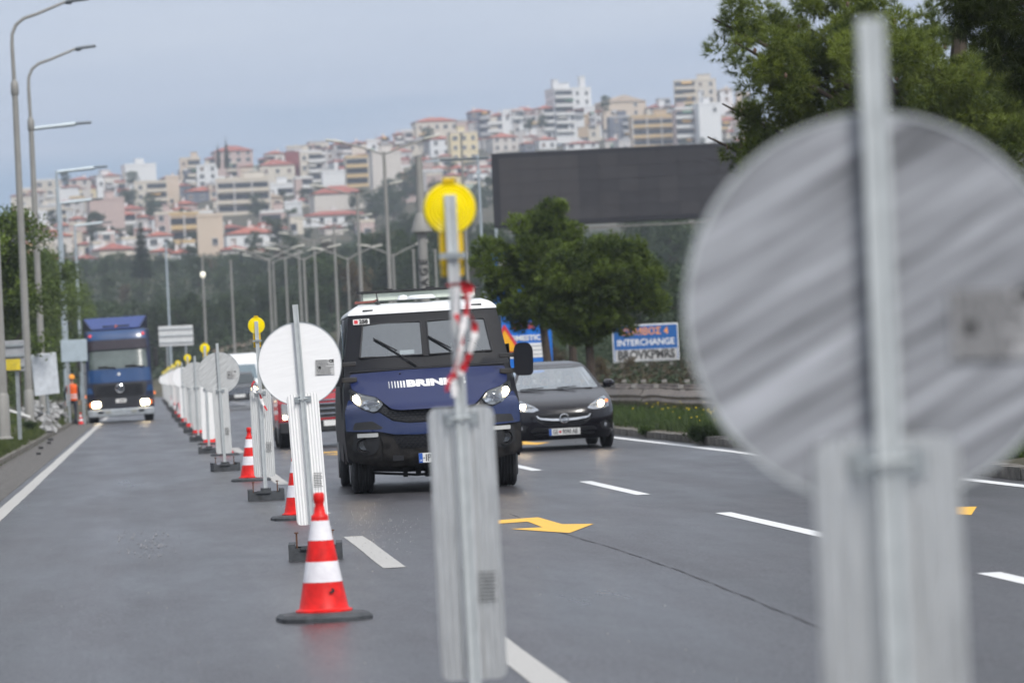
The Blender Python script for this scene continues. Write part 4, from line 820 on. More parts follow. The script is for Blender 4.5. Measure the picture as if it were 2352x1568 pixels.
jp = thing('jeep', 'black jeep with seven bright grille bars and a lit headlamp behind the posts', 'car', (4.22, 186, 0), rot=(0, R(-1), 0))
jz = ip([.35, .7, 1.0, 1.08, 1.15, 1.6, 1.68], [.05, 0, .04, .15, 1.1, 1.5, 1.8]); DJ = lambda x, z: jz(z)+.14*(abs(x)/.88)**5
hull([.4, .6, .8, 1.0, 1.08, 1.15, 1.3, 1.5, 1.64, 1.7], ip([.4, 1.1, 1.2, 1.7], [.88, .87, .8, .62]), DJ, lambda z: 4.2, 16).obj('body', mm('jeep_grey_black', (.03, .032, .037), .25, coat=.8), jp)
MB().sheet(rpoly([(-.72, 1.18), (.72, 1.18), (.6, 1.6), (-.6, 1.6)], .04), DJ, .01, .15, .012).obj('windscreen', M['dark_glass'], jp)
MB().sheet(rect(-.62, .62, .66, 1.0), DJ, .02, .1, .012).obj('grille', M['matt_black'], jp)
for k in range(8): MB().box((-.47+k*.134, DJ(0, .85)-.03, .84), (.06, .03, .30)).obj('grille_bar', M['chrome'], jp)
for s in (-1, 1):
    hl = MB().lathe([(0, .0), (.1, 0), (.12, -.02), (.1, .03)], (s*.68, -.03+DJ(.68, .86), .86), 16, 'Y').obj('headlight', M['chrome'], jp); MB().lathe([(0, -.04), (.07, -.03), (.08, 0)], (s*.68, -.03+DJ(.68, .86), .86), 14, 'Y').obj('bulb', M['lamp_on'], hl)
    for y in (.75, 3.3): wheel(jp, s*.76, y, .37, .24, s)
MB().box((0, -.08, .5), (1.76, .25, .22)).obj('bumper', M['matt_black'], jp, bevel=.03); MB().box((0, -.22, .62), (.5, .02, .13)).obj('number_plate', M['plate_white'], jp)
wv = thing('white_van', 'tall white van following behind the black jeep', 'van', (4.75, 205, 0), rot=(0, R(-1), 0))
DW = lambda x, z: float(np.interp(z, [.35, .9, 1.3, 2.1, 2.6, 2.65], [0, .0, .35, 1.0, 1.25, 1.6]))+.15*(abs(x)/1)**5
hull([.35, .6, .9, 1.1, 1.3, 1.6, 1.9, 2.1, 2.4, 2.6, 2.65], ip([.3, 1.3, 2.6, 2.65], [1.0, .98, .9, .8]), DW, lambda z: 5.6, 16).obj('body', M['van_white'], wv)
MB().sheet(rpoly([(-.88, 1.35), (.88, 1.35), (.8, 2.1), (-.8, 2.1)], .05), DW, .01, .2, .015).obj('windscreen', mm('blue_grey_glass', (.12, .17, .20), .12, coat=1), wv)
for s in (-1, 1):
    MB().box((s*.75, .05, .95), (.3, .05, .2)).obj('headlight', M['chrome'], wv)
    for y in (.85, 4.2): wheel(wv, s*.86, y, .35, .22, s)
MB().box((0, 0, .5), (1.9, .2, .25)).obj('bumper', M['matt_black'], wv, bevel=.03)
# ------------------------------------------------------------------ road worker, seen from behind
wk = thing('person', 'road worker with yellow helmet and orange vest walking beside the blue lorry', 'person', (-2.72, 151.5, 0))
J = {'pel': ((0, 0, .93), (.15, .11)), 'bel': ((0, .0, 1.1), (.14, .1)), 'che': ((0, -.01, 1.3), (.18, .12)), 'nb': ((0, -.02, 1.46), .07), 'nk': ((0, .0, 1.53), .055), 'hd': ((0, .02, 1.6), (.075, .09)), 'ht': ((0, .02, 1.70), (.07, .085)), 'hx': ((0, .02, 1.74), .05)}
Bn = [('pel', 'bel'), ('bel', 'che'), ('che', 'nb'), ('nb', 'nk'), ('nk', 'hd'), ('hd', 'ht'), ('ht', 'hx')]
for q, n, st in ((-1, 'l', .12), (1, 'r', -.14)):
    J.update({n+'s': ((q*.2, -.01, 1.4), .062), n+'e': ((q*.27, -.04-st*.3, 1.13), .045), n+'w': ((q*.25, .08-st*.5, .90), .032), n+'p': ((q*.245, .1-st*.5, .83), .036), n+'h': ((q*.1, 0, .88), .095), n+'k': ((q*.11, st*.6+.03, .5), .062), n+'a': ((q*.11, st*1.2-.04, .1), .045), n+'f': ((q*.12, st*1.2+.12, .04), .042)})
    Bn += [('che', n+'s'), (n+'s', n+'e'), (n+'e', n+'w'), (n+'w', n+'p'), ('pel', n+'h'), (n+'h', n+'k'), (n+'k', n+'a'), (n+'a', n+'f')]
me = person_mesh('body', J, Bn, 'pel', 2, [M['tan_skin'], M['navy_cloth'], M['black_rubber']], lambda c: 0 if (c.z > 1.5 or (.78 < c.z < .9 and abs(c.x) > .2)) else (2 if c.z < .1 else 1))
link(bpy.data.objects.new('body', me), wk)
b = MB()
for q in (-1, 1): hand(b, Vector((q*.245, .1+.05*q, .80)), Vector((0, .1, -1)), q)
b.obj('fingers', M['tan_skin'], wk)
MB().lathe([(.175, .9), (.185, 1.0), (.18, 1.1), (.2, 1.3), (.215, 1.4), (.16, 1.48), (.08, 1.5)], (0, -.0, 0), 24, sy=.72).obj('vest', M['orange_vest'], wk)
for z in (1.0, 1.1): MB().lathe([(.189, z-.025), (.189, z+.025)], n=24, sy=.73).obj('reflective_stripe', M['cone_white'], wk)
MB().lathe([(.145, 1.70), (.14, 1.715), (.125, 1.72), (.118, 1.78), (.09, 1.83), (.04, 1.855), (0, 1.86)], (0, .02, 0), 20, sy=1.15).obj('helmet', M['helmet'], wk)
# ================================================================== STREET FURNITURE
mm('lamp_steel', (.27, .265, .25), .6, .1, var=.15, scale=1.2); mm('lamp_zinc', (.46, .52, .56), .45, .5, var=.12, scale=2); mm('lamp_head_grey', (.16, .18, .20), .5)
mm('lamp_glass_pale', (.5, .49, .44), .3)
def street_lamp(X, Y, z0, H, style, label, arm=2.3, group='street lamps', r=.12, lean=0):
    t = thing('street_lamp', label, 'street lamp', (X, Y, z0), group=group, rot=(0, lean, 0)); st = M['lamp_zinc'] if style == 'flat' else M['lamp_steel']
    MB().lathe([(.2, 0), (.2, .03), (r*1.25, .05), (r*1.2, .9), (r, .95)], n=10).obj('pole_base', st, t)
    if style == 'curved':
        MB().tube([(0, 0, .5), (0, 0, H-2.4)], [r, r*.72], 10).lathe([(r*.72, H-2.45), (r*.95, H-2.4), (r*.95, H-2.1), (r*.6, H-2.0)], n=10).obj('pole', st, t)
        MB().tube([(0, 0, H-2.2), (-.02, 0, H-1.0), (.0, 0, H-.65), (.12, 0, H-.38), (.35, 0, H-.2), (.75, 0, H-.08), (arm, 0, H+.24)], [.06, .055, .05, .05, .048, .045, .04], 8).obj('arm', st, t)
        MB().box((arm+.35, 0, H+.28), (.66, .28, .09), ry=-.1).box((arm+.08, 0, H+.22), (.2, .12, .12)).obj('lamp_head', M['lamp_head_grey'], t, bevel=.03)
    elif style == 'flat':
        MB().tube([(0, 0, .5), (0, 0, H)], [r, r*.6], 10).obj('pole', st, t)
        MB().tube([(0, 0, H-.06), (arm, 0, H+.08)], [.08, .10], 8).obj('arm', st, t)
        MB().box((arm+.33, 0, H+.1), (.68, .3, .1), ry=-.04).obj('lamp_head', M['lamp_head_grey'], t, bevel=.03)
    else:
        MB().tube([(0, 0, .5), (0, 0, H)], [r, r*.6], 10).obj('pole', st, t)
        for s in ((-1, 1) if style == 'double' else (-1,)):
            MB().tube([(0, 0, H-.15), (s*arm*.5, 0, H+.25), (s*arm, 0, H+.55)], .045, 6).obj('arm', st, t)
            MB().box((s*(arm+.35), 0, H+.66), (.9, .28, .13), ry=s*-.18).obj('lamp_head', M['lamp_glass_pale'], t, bevel=.04)
    return t
for X, Y, z0, H, st, lab in ((-3.0, 86, .40, 12, 'curved', 'thick pole cut by the picture edge, standing on the grass verge before the curved lamps'), (-3.42, 120.5, .43, 12, 'curved', 'tall street lamp with curved arm, its head touching the top of the sky'),
                             (-3.42, 137.5, .43, 12, 'curved', 'second curved street lamp, its head against open sky above the flat-armed lamps'), (-4.35, 174, .4, 12, 'flat', 'silver street lamp with a flat straight arm crossing the curved lamp pole'),
                             (-4.0, 208, .4, 11.9, 'flat', 'silver street lamp whose flat arm lies just above the hillside roofs'), (-4.6, 246, .4, 12, 'flat', 'thin silver lamp pole before the woods by the lorry, taller of the pair'), (-4.35, 282, .4, 12, 'flat', 'thin silver lamp pole before the woods, standing closest to the blue lorry')):
    street_lamp(X, Y, z0, H, st, lab, arm=1.6 if st == 'curved' else 1.9)
names = ['tallest double-armed lamp pole rising behind the armoured van roof', 'double-armed lamp pole, second tallest behind the armoured van roof', 'double-armed lamp pole third in height behind the van', 'double-armed lamp pole over the wooded slope, fourth in height', 'slim double-armed lamp pole over the woods, fifth in height', 'slim double-armed lamp pole low over the woods, sixth in height', 'shortest-looking lamp pole of the row running off to the woods']
for i, (px, top) in enumerate(((885, 330), (820, 432), (765, 505), (720, 540), (685, 562), (655, 582), (628, 590))):
    hy = 877-.047*(px+15-335); s = (hy-top)/(13.2-1.45); Y = 9404/s; p = at(px+20-i*1.5, hy, Y)
    street_lamp(p.x, Y, .3, 12.8-.3, 'double', names[i], arm=2.2, r=.135, lean=0, group='double street lamps in a row')
for px, top, Hh, lab in ((620, 600, 9, 'small double lamp in the thicket of poles over the woods'), (800, 598, 9, 'small lamp head glowing pale between two big poles'), (905, 590, 9, 'small double lamp just beyond the tallest pole'), (700, 600, 8.6, 'small double lamp before the woods between tall poles')):
    hy = 877-.047*(px-335); Y = 9404/((hy-top)/(Hh-1.45)); p = at(px+10, hy, Y); z0 = float(terr(p.x, Y)); street_lamp(p.x, Y, z0, Hh+.2-z0, 'double', lab, arm=1.6, r=.11, group='small double lamps')
for px, top, lab in ((1072, 306, 'thin lamp pole standing in line with the cream house'), (1108, 355, 'grey mast with crossbar beside the dark billboard'), (1142, 352, 'grey mast touching the edge of the dark billboard'), (383, 560, 'silver pole rising from behind the white sign back'), (465, 590, 'lamp pole with a pale lantern in the woods'), (530, 600, 'thin brown pole against the wooded slope'), (950, 575, 'slim pole beside the grey column'), (1000, 575, 'slim pole between the grey column and the yellow lamp')):
    hy = 877-.047*(px-335); Y = 215 if px > 1050 else 250; p = at(px+12, hy, Y); z0 = float(terr(p.x, Y)); H = 1.45+(hy-top)/9404*Y-z0
    t = thing('utility_pole', lab, 'pole', (p.x, Y, z0)); st = M['lamp_zinc'] if px in (383, 1108, 1142) else M['lamp_steel']
    MB().lathe([(.16, 0), (.16, .04), (.09, .06), (.06, H)], n=10).obj('pole', st, t)
    if px in (1108, 1142): MB().box((-1.1, 0, H-.2), (3.4, .1, .12)).box((0, 0, H-.9), (.3, .12, .2)).obj('crossbar', st, t)
    elif px == 465: MB().lathe([(0, .16), (.14, .12), (.17, -.08), (.07, -.24), (0, -.26)], (0, 0, H*.88), 12).obj('lantern', mm('lit_lantern', (1, .95, .8), .4, emit=(1, .92, .75), est=.35), t); MB().box((.3, 0, H), (.7, .06, .06)).obj('arm', st, t)
    else: MB().box((0, 0, H), (.2, .14, .1)).obj('cap', st, t)
# column with a conical collar
t = thing('advertising_mast', 'thick grey column with a conical collar and dark painted marks, behind the van', 'mast', (at(984, 850, 160).x, 160, .3))
MB().tube([(0, 0, 0), (0, 0, 7.2)], .19, 16).obj('lower_column', M['lamp_steel'], t); MB().lathe([(.19, 6.45), (.42, 6.5), (.42, 6.6), (.2, 7.25)], n=20).obj('collar', M['lamp_steel'], t); MB().tube([(0, 0, 7.0), (0, 0, 9.45)], [.17, .13], 12).obj('upper_column', M['lamp_steel'], t)
text('A G E', .42, M['ink'], t, (0, -.2, 4.9), rot=(pi/2, -pi/2, 0), bold=.02, name='graffiti')
# guard rails: W-beam pieces, posts
def beam_mesh(L, wob):
    prof = [(0, 0), (.025, .03), (.03, .06), (.075, .09), (.08, .13), (.035, .16), (.035, .21), (.08, .24), (.075, .28), (.03, .31), (.025, .34), (0, .37)]
    b = MB(); n = 9; k = len(prof)
    for i in range(n):
        y = L*i/(n-1); dz = wob*sin(pi*i/(n-1)*1.3); dx = wob*.8*sin(i*1.1)
        b.v += [(-x+dx, y, z+dz) for x, z in prof]
    b.f = [(i*k+j, i*k+j+1, (i+1)*k+j+1, (i+1)*k+j) for i in range(n-1) for j in range(k-1)]
    return b
mm('rail_steel', (.27, .22, .18), .5, .3, var=.3, scale=3)
beams = [beam_mesh(4.02, w).mesh('rail_beam', M['rail_steel'], ang=60) for w in (.006, -.01, .022)]; RB = mm('rail_brown', (.16, .13, .11), .7, .3, var=.4, scale=2); beams2 = [beam_mesh(4.02, w).mesh('rail_beam', RB) for w in (.0, .01, 0)]
for b_ in beams: pass
postm = MB().box((0, 0, 0), (.1, .14, 1.0)).mesh('rail_post', mm('rail_post_grey', (.22, .21, .2), .6, .2, var=.3), smooth=False); capm = MB().box((0, 0, 0), (.11, .12, .07)).mesh('rail_spacer', M['rail_post_grey'], smooth=False)
def guard_rail(X, y0, n, zb, label, dX=0, zf=None, dy=4.0, bm=beams):
    t = thing('guard_rail', label, 'guard rail', (X, y0, 0))
    for i in range(n):
        yy = i*dy; z = zb if not zf else zf(y0+yy); xx = dX*yy
        o = inst(bm[i % 3], t, (xx, yy, z), name='rail_beam', rz=random.uniform(-.006, .006)-math.atan(dX))
        for k in (0, .5): inst(postm, t, (xx+.06, yy+dy*k, z-.12), name='rail_post'); inst(capm, t, (xx+.03, yy+dy*k, z+.44 if k else z+.3), name='rail_spacer')
    return t
guard_rail(10.7, 40, 44, .41, 'dented steel guard rail above the flowering verge, next to the road', 0)
guard_rail(11.9, 40, 44, .47, 'far guard rail whose post tops show over the dented one', 0, bm=beams2)
gl = guard_rail(0, 0, 9, 0, 'pale guard rail climbing the brown slope behind the far jeep')
p0, p1 = at(488, 806, 404), at(590, 779, 404); n = 4; L = (p1-p0)
gl.location = (p0.x, 404, 0)
for ch in list(KIDS[gl.name]): bpy.data.objects.remove(ch)
KIDS[gl.name] = []
for i in range(4):
    x = L.x*i/4; q = inst(beams[0], gl, (x, 0, p0.z-.3+L.z*i/4), name='rail_beam', scale=(1, L.x/4/4*1.05, 1.2)); q.rotation_euler = (L.z/L.x, 0, -pi/2)
    q.rotation_euler = (math.atan(L.z/L.x), 0, -pi/2); inst(postm, gl, (x, .1, p0.z-.5+L.z*i/4), name='rail_post')
# led billboard
bx0 = at(1150, 840, 200); t = thing('led_billboard', 'huge dark screen billboard standing over the trees', 'billboard', (bx0.x, 200, 0), rz=R(-7)); zt, zb = at(1150, 352, 200).z, at(1150, 523, 200).z; Wb = 13.4
mm('screen_black', (.030, .028, .033), .55, var=.1, scale=.5); mm('screen_frame', (.018, .018, .024), .5)
MB().box((Wb/2, .5, (zt+zb)/2), (Wb, .8, zt-zb)).obj('frame', M['screen_frame'], t, bevel=.04)
nx, nz = 13, 5; pw, ph = (Wb-.7)/nx, (zt-zb-.45)/nz; pm = MB().box((0, 0, 0), (pw-.015, .06, ph-.015)); pms = [pm.mesh('screen_panel', mat('screen_black', (.030+d*2.5, .028+d*2.2, .033+d*2), .5, var=.12, scale=.6), smooth=False) for d in (0, .003, .006)]
for i in range(nx):
    for j in range(nz): inst(pms[2 if i < 4 else random.choice((0, 0, 1))], t, (.35+pw*(i+.5), .10, zb+.22+ph*(j+.5)), name='screen_panel')
for x in (3.5, 12.3): MB().tube([(x, .7, 0), (x, .7, zb+.5)], .25, 12).obj('leg', M['lamp_steel'], t)
MB().box((Wb/2, .3, zb-.2), (Wb*.9, .6, .06)).obj('catwalk', M['rail_post_grey'], t)
# interchange sign
p = at(1483, 787, 170); t = thing('motorway_sign', 'blue INTERCHANGE road sign with graffiti along its foot, partly behind the pine', 'road sign', (p.x, 170, 0), rz=R(-1)); w, h = 2.78, 1.55
MB().box((0, 0, p.z), (w, .06, h)).obj('sign_border', M['white_paint'], t, bevel=.02); MB().box((0, -.034, p.z), (w-.09, .012, h-.09)).obj('sign_face', mm('sign_blue', (.008, .10, .34), .4), t)
text('ΚΟΜΒΟΣ 4', .40, mm('sign_orange', (.85, .33, .06), .5), t, (-.02, -.043, p.z+.47), sx=.95, bold=.006); text('INTERCHANGE', .38, M['white_paint'], t, (0, -.043, p.z+.02), sx=.93, bold=.006)
MB().box((0, -.043, p.z-.49), (w-.16, .004, .46)).obj('graffiti_ground', mm('grubby_white', (.5, .5, .5), .6, var=.35, scale=3), t); text('BROVKPMRS', .50, M['ink'], t, (0, -.048, p.z-.50), sx=.86, bold=.022, name='graffiti')
for x in (-1.05, 0, 1.05): MB().box((x, .08, p.z/2), (.11, .08, p.z)).obj('sign_leg', M['lamp_steel'], t)
# blue advertising panels behind the pines
p = at(1196, 765, 128); t = thing('hoarding', 'bright blue advertising hoarding with red and white print, behind the leaning pine', 'hoarding', (p.x, 128, 0), rz=R(2)); w, h = 1.95, 2.0
AB = mm('advert_blue', (.0, .14, .56), .45); MB().box((0, 0, p.z-.12), (w, .06, h+.3)).obj('board', AB, t, bevel=.01)
MB().box((-w/2+.12, -.04, p.z+.3), (.14, .01, 1.3), ry=.09).obj('white_slash', M['white_paint'], t)
text('КОТА', .24, mm('advert_red', (.6, .10, .12), .5), t, (.08, -.05, p.z+.22), bold=.02); text('DOMESTICA', .22, M['white_paint'], t, (.12, -.05, p.z-.16), bold=.008, sx=1.1)
MB().box((.12, -.04, p.z-.55), (1.5, .01, .45)).obj('white_box', M['white_paint'], t); 
for k in range(3): text('smmn mrwsm', .12, mm('pale_ink', (.25, .28, .33), .6), t, (.15, -.05, p.z-.42-.13*k), sx=1.25) if False else MB().box((.12+.1*k, -.05, p.z-.42-.13*k), (1.1-.2*k, .004, .035)).obj('print', mm('pale_ink', (.3, .33, .38), .6), t)
for x in (-.7, .7): MB().box((x, .1, .6), (.1, .1, 1.5)).obj('leg', M['lamp_steel'], t)
p = at(1163, 640, 132); t = thing('hoarding', 'upper blue hoarding glimpsed through the gaps of the small pine crown', 'hoarding', (p.x, 132, 0)); MB().box((.1, 0, p.z-.1), (1.1, .08, 2.0)).obj('board', AB, t); MB().box((0, -.05, p.z+.5), (.5, .01, .35)).obj('white_patch', M['white_paint'], t); MB().box((.3, -.05, p.z), (.4, .01, .25)).obj('red_patch', M['advert_red'], t); MB().box((0, .1, 1.5), (.2, .2, 3.4)).obj('leg', M['lamp_steel'], t)
# triangular warning sign, beside the van mirror
p = at(1160, 785, 118); t = thing('warning_sign', 'yellow triangular warning sign with red border beside the armoured van', 'road sign', (p.x, 118, 0))
tri = lambda s: [(-.55*s, -.42*s), (.55*s, -.42*s), (0, .52*s)]
MB().prism(rpoly(tri(1), .06), .03).obj('red_border', M['tape_red'], t, loc=(0, 0, p.z)); MB().prism(rpoly(tri(.66), .04), .02).obj('yellow_face', mm('sign_yellow', (.85, .42, .01), .4), t, loc=(0, -.022, p.z)); MB().tube([(0, .05, 0), (0, .05, p.z+.3)], .035, 8).obj('sign_leg', M['lamp_steel'], t)
# sign backs by the verge
def sign_back(px, py, Y, w, h, label, material, rz=0, legs=2, ribs=0, extra=None):
    p = at(px, py, Y); z0 = max(0, float(terr(p.x, Y))); t = thing('road_sign', label, 'road sign', (p.x, Y, z0), rz=rz)
    MB().box((0, 0, p.z-z0), (w, .05, h)).obj('sign_plate', material, t, bevel=.01)
    for i in range(ribs): MB().box((0, -.045, p.z-z0-h/2+h*(i+.5)/ribs), (w*.98, .04, .05)).obj('stiffener', M['galvanised'], t)
    for i in range(legs): x = (i-(legs-1)/2)*w*.55; MB().box((x, .06, (p.z-z0)/2+.1), (.09, .07, p.z-z0+.2)).obj('sign_leg', M['galvanised'], t)
    return t
sign_back(404, 771, 215, 1.80, 1.05, 'pale rectangular sign back standing over the road behind the lorry', mm('grey_white_sheet', (.60, .61, .62), .5, var=.1), ribs=3)
t = sign_back(14, 818, 96, .85, .72, 'grey slatted board with a yellow lower half behind the thick pole', mm('dull_grey_sheet', (.30, .31, .33), .6), ribs=3); p = t.children
MB().box((-.05, -.075, at(14, 836, 96).z-t.location.z-.02), (.75, .02, .26)).obj('yellow_sheet', mm('dirty_yellow', (.62, .48, .03), .6, var=.3), t)
sign_back(110, 858, 128, .80, 1.28, 'big white sheet leaning beside the curved lamp pole', mm('shiny_white_sheet', (.66, .70, .75), .35, .2, var=.15), rz=.25, legs=1).rotation_euler = (R(4), R(-4), .3)
sign_back(170, 805, 150, .95, .8, 'blue-grey sheet standing behind the lamp poles near the lorry mirror', mm('blue_grey_sheet', (.38, .45, .50), .5))
sign_back(201, 880, 158, .32, 1.5, 'narrow white marker board between the worker and the lorry', M['white_paint'], legs=1)
# rubble and litter on the verge
b = MB()
for i in range(150):
    px = random.gauss(118, 32); Y = random.uniform(118, 165); p = at(px, random.uniform(905, 958), Y); z0 = float(terr(p.x, Y)); s = random.uniform(.06, .28)
    if p.x > -2.9: continue
    b.box((p.x, Y, z0+random.uniform(0, .45)), (s*1.4, s, s*.7), random.random()*3, random.random(), random.random())
o = b.obj('rubble_heap', mm('rubble_grey', (.30, .30, .30), .85, var=.5, scale=3), None, smooth=False); tag(o, kind='stuff')
t = thing('kerb_plank', 'white plank lying slanted on the grass beside the lamp poles', 'plank', at(42, 948, 100)); MB().box((0, 0, 0), (.62, .12, .05), ry=.35).obj('plank', M['white_paint'], t)
b = MB()
for x, y, s in ((-2.5, 96, .06), (-2.35, 88, .05), (-2.6, 110, .07), (-2.5, 104, .05)): b.box((x, y, .03), (s*2, s*1.5, s), y)
o = b.obj('litter', M['matt_black'], None, smooth=False); tag(o, kind='stuff')
# ================================================================== PLANTS
BARK = mm('pine_bark', (.06, .045, .035), .9, var=.4, scale=8, bump=.8, bscale=20)
F_PINE = foliage_mat('pine_needles', (.026, .048, .009), (.19, .235, .033)); F_UMB = foliage_mat('stone_pine_needles', (.022, .043, .011), (.17, .24, .034)); F_DARK = foliage_mat('dark_needles', (.014, .028, .006), (.08, .11, .015))  # F_DARK: darker needle green of the corner bough
F_WOOD = foliage_mat('woodland_leaves', (.022, .040, .018), (.066, .100, .036)); F_LEFT = foliage_mat('verge_tree_leaves', (.03, .055, .010), (.12, .17, .026)); F_CYP = foliage_mat('cypress_leaves', (.010, .020, .012), (.025, .045, .022)); F_BR = foliage_mat('dry_leaves', (.06, .042, .022), (.13, .10, .05))
def unit(v): return v/np.maximum(1e-9, np.linalg.norm(v, axis=1))[:, None]
def blob_points(blobs, n, inner=.35):
    """points through ellipsoid blobs, denser near their skin; returns points, outward directions, depth"""
    B = np.array(blobs, float); vol = (B[:, 3]*B[:, 4]*B[:, 5])**(2/3); k = rng.choice(len(B), n, p=vol/vol.sum())
    d = unit(rng.normal(size=(n, 3))); r = 1-inner*rng.random(n)**1.8; r *= 1+.10*rng.normal(size=n)
    return B[k, :3]+d*B[k, 3:6]*r[:, None], d, k
def tufts(P, D, m, L, w, spread=.75, up=.3):
    """m needles per point fanned round direction D: thin triangles"""
    n = len(P); P2 = np.repeat(P, m, 0); D2 = np.repeat(unit(D+np.array([0, 0, up])), m, 0)
    dd = unit(D2+rng.normal(size=(n*m, 3))*spread); l = L*(.6+.6*rng.random(n*m))[:, None]
    s = unit(np.cross(dd, rng.normal(size=(n*m, 3))))*w/2; st = P2-D2*L*.25*rng.random((n*m, 1))
    V = np.stack([st-s, st+s, st+dd*l], 1).reshape(-1, 3); F = np.arange(n*m*3).reshape(-1, 3)
    return V, F
def leaves(P, D, m, L, jit):
    n = len(P); P2 = np.repeat(P, m, 0)+rng.normal(size=(n*m, 3))*jit; nn = unit(np.repeat(D, m, 0)*.6+rng.normal(size=(n*m, 3)))
    a = unit(np.cross(nn, rng.normal(size=(n*m, 3)))); b = np.cross(nn, a); l = L*(.6+.8*rng.random((n*m, 1)))
    V = np.stack([P2-a*l*.5, P2+b*l*.3, P2+a*l*.5, P2-b*l*.3], 1).reshape(-1, 3); return V, np.arange(n*m*4).reshape(-1, 4)
def crown(name, blobs, n, m, L, w, material, parent, kind='needle', inner=.4, spread=.75, up=.3, cl=None):
    if cl:   # break the big blobs into clumps
        P, d, k = blob_points(blobs, cl[0], inner); blobs = [(*p, cl[1]*s, cl[1]*s, cl[1]*s*.8) for p, s in zip(P, .6+.8*rng.random(len(P)))]
    P, D, k = blob_points(blobs, n, .5 if cl else inner)
    bt = rng.random(len(blobs)); base = np.clip(.5+.25*D[:, 2]*0+(bt[k]-.5)*.7+rng.normal(size=n)*.12, 0, 1)
    V, F = tufts(P, D, m, L, w, spread, up) if kind == 'needle' else leaves(P, D, m, L, w)
    T = np.repeat(base, len(V)//n)
    return link(bpy.data.objects.new(name, np_mesh(name, V, F, material, T)), parent)
def limb(parent, pts, r0, r1, name='limb'):
    n = len(pts); return MB().tube(pts, [r0+(r1-r0)*i/(n-1) for i in range(n)], 8).obj(name, BARK, parent)
def ppx(px, py, Y): return at(px, py, Y)
# the big pine by the road: crown blobs read off at their own distances
t = thing('pine_tree', 'big bright green pine reaching over the guard rail, sky showing through its crown', 'tree', (12.6, 62, .3))
O = Vector((12.6, 62, .3)); BL = []
for px, py, Y, r, f in ((1700, 75, 62, .40, .8), (1690, 30, 62, .3, .9), (1745, 130, 61, .5, .8), (1800, 90, 63, .45, .8), (1840, 160, 62, .6, .85), (1790, 200, 61, .45, .7), (1900, 100, 62, .55, .8), (1930, 210, 63, .75, .9), (1850, 250, 62, .55, .9), (1985, 60, 61, .5, .8), (2020, 150, 60, .8, .9), (1900, 330, 62, .6, .8), (1820, 330, 63, .5, .8), (1760, 315, 62, .4, .9), (1720, 270, 62, .28, .7), (1735, 370, 62, .33, .7), (1690, 345, 62.5, .18, .7),
                        (2100, 70, 62, .6, .8), (2160, 180, 61, .8, .9), (2240, 260, 62, .8, .9), (2120, 300, 62, .8, .9), (2020, 320, 63, .8, .9), (2330, 330, 61, .8, .9), (2300, 180, 63, .7, .9), (2380, 230, 62, .9, .9), (1760, 15, 63, .2, .7), (1880, 10, 62, .3, .6), (1960, 5, 62, .35, .7), (1780, 390, 62, .3, .8), (1830, 430, 62, .4, .8), (2200, 420, 62, .8, .9), (2000, 470, 62, .8, .9), (2380, 480, 62, .9, .9), (1880, 500, 62, .6, .9), (2250, 560, 62, .7, .8)):
    p = ppx(px, py, Y)-O; BL.append((p.x, p.y, p.z, r*.95, r, r*f))
crown('crown', BL, 36000, 18, .125, .0075, F_PINE, t, inner=.6, spread=.62, up=.35, cl=(820, .19))
limb(t, [(0, 0, -.3), (.1, 0, 2), (-.1, 0, 4), (.1, 0, 6)], .24, .12, 'trunk')
for b_ in BL[::2]:
    e = Vector(b_[:3]); s = Vector((0, 0, max(2.6, e.z-1.5))); mid = s.lerp(e, .5)+Vector((0, .1, -.15)); limb(t, [s, mid, e, e+(e-mid)*.25], .06, .012)
CONE = MB().lathe([(0, .05), (.022, .03), (.03, 0), (.022, -.03), (0, -.035)], n=7).mesh('pine_cone', mm('pine_cone', (.09, .055, .035), .8, var=.3))
for _ in range(46):
    q = random.choice(BL); a = Vector([random.gauss(0, 1) for _ in range(3)]).normalized(); c = Vector(q[:3])+Vector((a.x*q[3], -abs(a.y)*q[4], a.z*q[5])); inst(CONE, t, tuple(c), name='pine_cone')
t = thing('pine_tree', 'dark long-needled pine bough hanging into the top corner above the bright pine', 'tree', (9.2, 38, .3)); O = Vector((9.2, 38, .3)); BL = []
for px, py, r in ((2230, 25, .16), (2290, 60, .22), (2350, 40, .3), (2200, -10, .2), (2300, 130, .14), (2360, 150, .22), (2260, -20, .3), (2400, 90, .3), (2210, 60, .12), (2330, 200, .10), (2390, 210, .18), (2250, 95, .1)):
    p = at(px, py, 38)-O; BL.append((p.x, p.y, p.z, r, r, r))
crown('crown', BL, 2600, 16, .13, .005, F_DARK, t, inner=.7, spread=.7, up=-.35); limb(t, [(0, 0, -.3), (.1, 0, 2), (0, 0, 5.5)], .2, .1, 'trunk')
for b_ in BL[:8]: limb(t, [(0, 0, 4.2), Vector(b_[:3])+Vector((.2, 0, .1)), b_[:3]], .03, .008)
# the two rounded stone pines beside the sign, three trunks
def stone_pine(label, tx, tpx, Y, blobs, n, trunk_top, cl, lean=0):
    base = at(tpx, 838, Y); O = Vector((base.x, Y, float(terr(base.x, Y)))); t = thing('stone_pine', label, 'tree', O); BL = []
    for px, py, r, dy in blobs: p = at(px, py, Y+dy)-O; BL.append((p.x, p.y, p.z, r, r, r*.8))
    crown('crown', BL, int(n*1.8), 15, .12, .013, F_UMB, t, inner=.45, spread=.55, up=.7, cl=(int(cl[0]*1.5), cl[1]*.74))
    tt = at(*trunk_top, Y)-O; limb(t, [(0, 0, -.3), Vector((tt.x*.25, 0, tt.z*.4)), Vector((tt.x*.7, 0, tt.z*.8)), tt], .125, .07, 'trunk')
    for b_ in BL[::2]: limb(t, [tt*.9, (tt+Vector(b_[:3]))*.5+Vector((0, 0, -.1)), b_[:3]], .045, .015)
    return t
